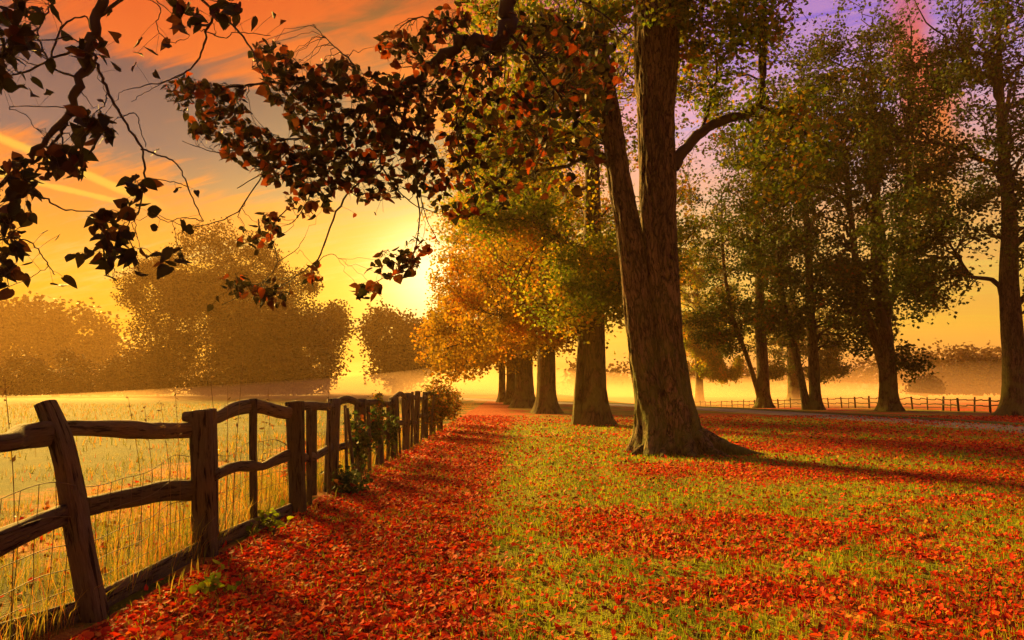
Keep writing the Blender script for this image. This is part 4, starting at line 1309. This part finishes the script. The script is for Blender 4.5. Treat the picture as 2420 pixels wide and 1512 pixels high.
# ------------------------------------------------------------------ the paddock fence far right
def build_paddock():
    rg = np.random.default_rng(91)
    a, b = ground(2470, 982), ground(1610, 957)
    b = np.array([18.5, 80.0, float(terrain(18.5, 80))])
    a = ground(2470, 981)
    t = thing('paddock_fence', a, 'low post and rail fence with wavy rails beyond the drive', 'fence')
    n = 30
    u = (np.linspace(0, 1, n) ** 1.25)[:, None]
    pts = a * (1 - u) + b * u
    pts[:, 0] += 1.5 * np.sin(u[:, 0] * 3.14)
    pts[:, 2] = terrain(pts[:, 0], pts[:, 1])
    tops = rg.uniform(.80, .93, n)
    for i in range(n):
        p = pts[i]
        l = rg.normal(0, .025)
        timber_part('post', t, M_WOOD, [p + [0, 0, -.1], p + [l, 0, .5], p + [l * 2, 0, tops[i]]], rg.uniform(.045, .075), .05, rg, S=8, K=6, side=[0, 1, 0], seed=i)
        if i:
            q = pts[i - 1]
            for k, z in enumerate((.72, .38)):
                dz = rg.normal(0, .03, 2)
                m = (p + q) / 2 + [0, 0, z + rg.uniform(-.06, .09)]
                timber_part('rail', t, M_WOOD, [q + [0, 0, z + dz[0]], q * .6 + p * .4 + [0, 0, z + rg.uniform(-.02, .06)], m, p + [0, 0, z + dz[1]]], .03, [.035, .042, .035], rg, S=8, K=10, sq=2.4, side=[0, 0, 1], seed=i + k * 50)
            if rg.uniform() < .5:
                m = (p + q) / 2
                timber_part('stake', t, M_WOOD, [m + [0, 0, -.05], m + [.02, 0, .4], m + [.03, 0, .78]], .022, .022, rg, S=6, K=5, side=[0, 1, 0], seed=i + 200)


build_paddock()


# ------------------------------------------------------------------ shrubs, climbers and weeds on the near fence
def shrub(name, label, cat, base, ell, seed, n, size, mat, stems=9, group=None, hang=.2, shell=.4, clump=.55, arch=0):
    rg = np.random.default_rng(seed)
    base = np.asarray(base, float)
    t = thing(name, base, label, cat, group)
    tips = crown_points(ell, max(stems * 5, 20), rg, shell, .3, .05)
    nodes = base + np.stack([rg.normal(0, .15, stems), rg.normal(0, .25, stems), np.full(stems, .02)], 1)
    nodes = np.vstack([nodes, np.array([[e[0], e[1], max(.1, e[2] - e[5] * .6)] for e in ell])])
    P, R, n1, d1, r1 = attach(nodes, np.tile([0, 0, 1.0], (len(nodes), 1)), np.full(len(nodes), .02), tips, 9, rg, .003, .5, .1 + arch, .04, .3)
    V, Qd = tubes(P, np.minimum(R, .012), 5)
    part('stem', V, Qd, M_TWIG, t, True, kind='stuff')
    b = np.repeat(np.arange(len(P)), n // len(P) + 1)
    u = rg.uniform(2.0, 7.99, len(b)); i0 = u.astype(int); f = (u - i0)[:, None]
    pos = P[b, i0] * (1 - f) + P[b, i0 + 1] * f + rg.normal(0, size[1] * .9, (len(b), 3))
    pos = pos[pos[:, 2] > .02]
    V, T = heart_leaves(pos, rg.uniform(*size, len(pos)), rg, hang, .3) if size[1] < .09 else leaf_quads(pos, rg.uniform(*size, len(pos)), rg, hang)
    part('foliage', V, T, mat, t, kind='stuff')
    return t


def gx(px, Y):
    return (px - CX) / F * Y


shrub('fence_bush', 'rounded golden bush swallowing the far end of the near fence', 'bush', (-2.45, 23, 0), [(-2.5, 21.3, .8, .6, 1.7, .85, 2), (-2.45, 23.5, .95, .75, 1.8, 1.0, 3), (-2.35, 27, .85, .7, 1.6, .9, 2)], 101, 9000, (.06, .11), M_LEAF_BUSH, 14, arch=.15)
shrub('climbing_bramble', 'dark green bramble climbing over the stakes of the near fence', 'climber', (-2.55, 11.6, 0), [(-2.52, 11.4, .75, .12, .7, .55, 2), (-2.52, 12.6, .85, .14, .6, .5, 2), (-2.5, 14.2, .7, .14, .8, .5, 1.6)], 102, 1500, (.05, .085), M_LEAF_IVY, 12)
shrub('nettle_clump', 'low dark green nettles at the foot of the fourth fence post', 'weeds', (-2.38, 9.9, 0), [(-2.36, 9.9, .16, .28, .35, .18, 1)], 103, 420, (.05, .085), M_LEAF_IVY, 12)
shrub('weed_rosette', 'small bright green weed among red leaves near the second fence post', 'weed', ground(455, 1405), [(*ground(455, 1402)[:2], .07, .17, .11, .06, 1)], 104, 70, (.045, .075), M_GRASS, 8)
shrub('weed_rosette', 'tuft of grey-green leaves beside the thin stake between the second and third posts', 'weed', ground(640, 1268), [(*ground(640, 1262)[:2], .09, .2, .12, .08, 1)], 105, 70, (.04, .07), M_GRASS, 8)
sp = at(886, 950, 13.0)
shrub('sapling', 'thin upright sapling rising above the fence stakes', 'sapling', (sp[0], 13.0, 0), [(sp[0], 13, 1.55, .06, .06, .5, 2), (sp[0] - .02, 13, 1.2, .12, .1, .2, 1), (sp[0] + .1, 13, 1.15, .12, .1, .2, 1)], 106, 120, (.04, .065), M_LEAF_BUSH, 3)
shrub('dog_rose', 'reddish leafy shrub behind the rails between the third and fourth posts', 'shrub', (-2.95, 9.6, 0), [(-2.95, 9.4, .6, .25, .7, .5, 1)], 107, 500, (.035, .06), leaf_mat('rose_leaf', [(0, (.2, .05, .015)), (.6, (.4, .07, .02)), (1, (.35, .2, .03))], .45), 10)


# tall seeding grasses and stalks seen above the rails
def stalk(name, label, px, ytop, ybase, Y, lean, seed, head='seed', w=.003, group='stalks standing behind the near fence'):
    rg = np.random.default_rng(seed)
    top = at(px + lean, ytop, Y)
    foot = np.array([at(px, ybase, Y)[0], Y, 0])
    t = thing(name, foot, label, 'grass stalk', group)
    mid = (foot + top) / 2 + [-(top[0] - foot[0]) * .25, 0, .04]
    c = resample([foot, mid, top], 20)
    V, Qd = tubes(c[None], np.linspace(w, w * .5, 20)[None], 5)
    part('stem', V, Qd, M_STALK, t, True)
    if head == 'seed':
        k = 26
        i = rg.integers(14, 20, k)
        pos = c[i] + rg.normal(0, .012, (k, 3))
        V, T = leaf_quads(pos, rg.uniform(.015, .035, k), rg, .2, wid=.25)
    else:
        k = 10
        i = rg.integers(8, 19, k)
        V, T = leaf_quads(c[i], rg.uniform(.03, .07, k), rg, -.3, wid=.2)
    part('seed_head' if head == 'seed' else 'blade', V, T, M_STALK, t, kind='stuff')


stalk('grass_stalk', 'tall bare stalk leaning away, first of the two above the arched rail', 515, 850, 1130, 6.9, -22, 1, 'b', .0045)
stalk('grass_stalk', 'tall bare stalk leaning inward, second of the two above the arched rail', 553, 838, 1130, 6.9, 22, 2, 'b', .0045)
stalk('grass_stalk', 'short cross-branched stalk between the two tall bare stalks', 537, 910, 1130, 6.9, 1, 3, 'b', .004)
stalk('grass_stalk', 'dark stalk leaning over the rail beside the nearest leaning post', 50, 890, 1130, 4.4, -40, 4, 'b', .004)
stalk('grass_stalk', 'drooping feathery grass head nearest the leaning post, above the top rail', 345, 938, 1120, 5.8, -42, 5)
stalk('grass_stalk', 'short feathery grass head above the middle of the top rail', 372, 965, 1120, 5.8, -30, 6)
stalk('grass_stalk', 'slim feathery grass head above the top rail, two stalks from the square post', 412, 950, 1120, 5.8, -32, 7)
stalk('grass_stalk', 'upright feathery grass head close beside the square second post', 432, 925, 1120, 5.9, -18, 8)
stalk('grass_stalk', 'thin stalk with a dark tip above the rail past the third post', 776, 925, 1080, 9.0, 0, 9)
stalk('grass_stalk', 'thin pale stalk just behind the arched rail near the third post', 640, 915, 1100, 8.0, -6, 10, 'b')
stalk('grass_stalk', 'thin pale stalk rising behind the thin stake', 618, 925, 1100, 8.0, 14, 11, 'b')


# ------------------------------------------------------------------ ground cover
def in_view(x, y, m=60):
    px = CX + F * x / np.maximum(y, .1)
    return (px > -m * 3) & (px < 2419 + m * 3)


def scatter(y0, y1, dens, rg, fn=None, xmin=FENCE_X + .08, xmax=60, xlim=None):
    wmax = 0.88 * y1 + 1.0
    x0, x1 = max(-wmax, xmin), min(wmax, xmax)
    n = int((x1 - x0) * (y1 - y0) * dens)
    x = rg.uniform(x0, x1, n); y = rg.uniform(y0, y1, n)
    k = np.abs(x) < 0.88 * y + .9
    if fn is not None:
        k &= rg.uniform(0, 1, n) < fn(x, y)
    return x[k], y[k]


T1_FOOT = np.array([ground(1592, 1066)[0], 16.0])


def off_road(x, y):
    return True


def build_litter():
    rg = np.random.default_rng(111)
    tot = []
    cover = lambda x, y: np.clip(litter(x, y) * 1.05 - .02 + .03, 0, 1) * (((x - T1_FOOT[0]) ** 2 + (y - T1_FOOT[1]) ** 2) > .75)
    for y0, y1, dens, s0, s1 in ((3.3, 6, 1750, .028, .058), (6, 9, 1250, .032, .062), (9, 13, 720, .038, .07), (13, 20, 270, .055, .09), (20, 36, 70, .075, .12)):
        x, y = scatter(y0, y1, dens, rg, cover)
        s = rg.uniform(s0, s1, len(x))
        tot.append(np.stack([x, y, s], 1))
    L = np.vstack(tot)
    # a few blown leaves behind the fence
    x = rg.uniform(-6, FENCE_X, 500); y = rg.uniform(3.2, 12, 500)
    L = np.vstack([L, np.stack([x, y, rg.uniform(.05, .09, 500)], 1)])
    n = len(L)
    tilt = rg.normal(0, .55, (n, 2))
    nn = unit(np.stack([tilt[:, 0], tilt[:, 1], np.ones(n)], 1))
    az = rg.uniform(0, 6.283, n)
    a = np.stack([np.cos(az), np.sin(az), np.zeros(n)], 1)
    a = unit(a - (a * nn).sum(1, keepdims=True) * nn)
    s = np.cross(nn, a)
    z = terrain(L[:, 0], L[:, 1]) + .012 + L[:, 2] * .25 * rg.uniform(.2, 1.4, n)
    pos = np.stack([L[:, 0], L[:, 1], z], 1) - a * L[:, 2:3] * .5
    near = np.argsort(-(L[:, 2] / L[:, 1]) * (np.abs(L[:, 0]) < .74 * L[:, 1]) * (L[:, 1] > 4.1) * (L[:, 0] > FENCE_X))[:300]
    rest = np.ones(n, bool); rest[near] = False
    nb = rest & (L[:, 1] < 9)
    fb = rest & ~nb
    V1, T1 = heart_leaves(pos[nb], L[nb, 2], rg, curl=.5, frames=(a[nb], nn[nb], s[nb]))
    # plainer leaves further off
    k = fb.sum()
    Lf = L[fb, 2:3]
    h = rg.uniform(0, .3, (k, 1))
    p, aa, ss, n3 = pos[fb], a[fb], s[fb], nn[fb]
    V2 = np.stack([p + n3 * Lf * h, p + aa * Lf * .4 + ss * Lf * .42, p + aa * Lf + n3 * Lf * h, p + aa * Lf * .4 - ss * Lf * .42], 1).reshape(-1, 3)
    b = np.arange(k)[:, None] * 4
    T2 = np.concatenate([b + [[0, 1, 2]], b + [[0, 2, 3]]], 1).reshape(-1, 3)
    o = obj('fallen_leaves', mesh_np('fallen_leaves', np.vstack([V1, V2]), np.vstack([T1, T2 + len(V1)])), M_LITTER)
    tag(o, 'carpet of red and orange fallen leaves over the path and lawn', 'fallen leaves', kind='stuff')
    single_leaves(pos[near], leaf_protos(M_LITTER, rg, 10), rg, o, o, L[near, 2] * 1.15, frames=(a[near], nn[near], s[near]))


build_litter()


def blades(x, y, h, wd, rg, lean=.5, segs=2):
    n = len(x)
    z = terrain(x, y)
    p = np.stack([x, y, z], 1)
    az = rg.uniform(0, 6.283, n)
    d = np.stack([np.cos(az), np.sin(az), np.zeros(n)], 1)
    az2 = rg.uniform(0, 6.283, n)
    s = np.stack([np.cos(az2), np.sin(az2), np.zeros(n)], 1)
    l = (rg.uniform(.1, 1, n) * lean)[:, None]
    H = h[:, None]; W = wd[:, None]
    up = np.array([0, 0, 1.0])
    m = p + up * H * .6 + d * H * l * .35
    tip = p + up * H * (1 - .25 * l) + d * H * l
    V = np.stack([p - s * W, p + s * W, m + s * W * .7, m - s * W * .7, tip], 1).reshape(-1, 3)
    b = np.arange(n)[:, None] * 5
    T = np.concatenate([b + [[0, 1, 2]], b + [[0, 2, 3]], b + [[3, 2, 4]]], 1).reshape(-1, 3)
    return V, T


def build_grass():
    rg = np.random.default_rng(121)
    dens = lambda x, y: np.clip(1.15 - litter(x, y) * .9, .2, 1) * (((x - T1_FOOT[0]) ** 2 + (y - T1_FOOT[1]) ** 2) > .6) * (.35 + .65 * sstep(fbm2(x, y, 2.2, 3, 4), .36, .6))
    G = Geo()
    for y0, y1, d, h0, h1, w in ((3.3, 6, 1900, .03, .085, .0024), (6, 9, 1100, .03, .085, .0034), (9, 13, 480, .035, .085, .005), (13, 20, 150, .04, .09, .009), (20, 30, 36, .05, .1, .016)):
        x, y = scatter(y0, y1, d, rg, dens)
        G.add(*blades(x, y, rg.uniform(h0, h1, len(x)), np.full(len(x), w) * rg.uniform(.7, 1.3, len(x)), rg, .7))
    V, T, _ = G.get()
    tag(obj('lawn_grass', mesh_np('lawn_grass', V, T), M_GRASS), 'short green grass growing through the fallen leaves', 'grass', kind='stuff')
    # rough grass behind and along the foot of the fence
    G = Geo()
    for y0, y1, d, h0, h1, w, xa, xb in ((2.6, 6, 520, .08, .36, .0026, -5.5, FENCE_X - .1), (6, 11, 420, .12, .5, .0034, -6.5, FENCE_X - .08), (11, 22, 120, .15, .5, .006, -9, FENCE_X + .05), (14, 60, 7, .10, .28, .014, -42, FENCE_X - .3), (5, 30, 60, .08, .2, .005, FENCE_X, FENCE_X + .3)):
        n = int((xb - xa) * (y1 - y0) * d)
        x = xb - np.abs(rg.uniform(0, 1, n)) ** (1.0 if y1 > 40 else 1.6) * (xb - xa); y = rg.uniform(y0, y1, n)
        k = rg.uniform(0, 1, n) < .25 + .75 * sstep(fbm2(x, y, 1.1, 3, 21), .38, .6)
        x, y = x[k], y[k]
        fall = np.ones(len(x)) if y1 > 40 else np.clip(1.15 - (FENCE_X - x) * .28, .3, 1)
        G.add(*blades(x, y, rg.uniform(h0, h1, len(x)) * fall, np.full(len(x), w), rg, .75))
    V, T, _ = G.get()
    tag(obj('meadow_grass', mesh_np('meadow_grass', V, T), M_MEADOW), 'rough dry grass behind the wire netting of the near fence', 'grass', kind='stuff')


build_grass()

# ------------------------------------------------------------------ the mist
def build_haze():
    x, y0, y1, z0, z1 = 424, -64, 424, -2.2, 31
    V = np.array([(sx * x, y, z) for z in (z0, z1) for y in (y0, y1) for sx in (-1, 1)])
    Q = np.array([(0, 2, 3, 1), (4, 5, 7, 6), (0, 1, 5, 4), (2, 6, 7, 3), (0, 4, 6, 2), (1, 3, 7, 5)])
    m, N = material('morning_haze')
    v = N.n('ShaderNodeVolumePrincipled')
    v.inputs['Color'].default_value = (*HAZE_COLOR, 1)
    v.inputs['Density'].default_value = HAZE_DENSITY
    v.inputs['Anisotropy'].default_value = HAZE_ANISO
    o = N.n('ShaderNodeOutputMaterial')
    N.put(o.inputs['Volume'], v.outputs[0])
    tag(obj('haze', mesh_np('haze', V, Q), m), 'golden morning haze over the park', kind='stuff')


build_haze()


def mist_bank(label, c, r, dens):
    # a low mound that thins towards its rim and its top
    rho = np.linspace(0, 1, 18)[1:]; ph = np.arange(56) * 2 * np.pi / 56
    rim = 1 + .10 * np.sin(3 * ph + c[0]) + .07 * np.sin(5 * ph + c[1])
    V = np.stack([c[0] + r[0] * rho[:, None] * np.cos(ph) * rim, c[1] + r[1] * rho[:, None] * np.sin(ph) * rim, c[2] + r[2] * ((1 - rho) ** 1.5)[:, None] * (1 + .12 * np.sin(2 * ph + c[0])) + 0 * ph], -1).reshape(-1, 3)
    n = len(V)
    V = np.vstack([V, [[c[0], c[1], c[2] + r[2]], [c[0], c[1], c[2] - .6]]])
    i = np.arange(17 * 56).reshape(17, 56); nx = np.roll(i, -1, 1)
    Q = np.stack([i[:-1], i[1:], nx[1:], nx[:-1]], -1).reshape(-1, 4)
    T = np.vstack([Q[:, :3], Q[:, [0, 2, 3]], np.stack([i[0], nx[0], np.full(56, n)], 1), np.stack([nx[-1], i[-1], np.full(56, n + 1)], 1)])
    m, N = material('ground_mist')
    v = N.n('ShaderNodeVolumePrincipled')
    v.inputs['Color'].default_value = (*MIST_COLOR, 1)
    v.inputs['Density'].default_value = dens
    v.inputs['Anisotropy'].default_value = HAZE_ANISO
    o = N.n('ShaderNodeOutputMaterial')
    N.put(o.inputs['Volume'], v.outputs[0])
    tag(obj('mist_bank', mesh_np('mist_bank', V, T, True), m), label, kind='stuff')


mist_bank('shallow bank of morning mist over the open pasture', (-60, 172, -.4), (240, 48, 9), .014)
mist_bank('golden mist pooled where the avenue ends', (-4, 108, -.4), (85, 56, 5.5), .014)
mist_bank('shallow bank of pink mist over the paddock', (85, 135, -1), (150, 60, 7.5), .009)
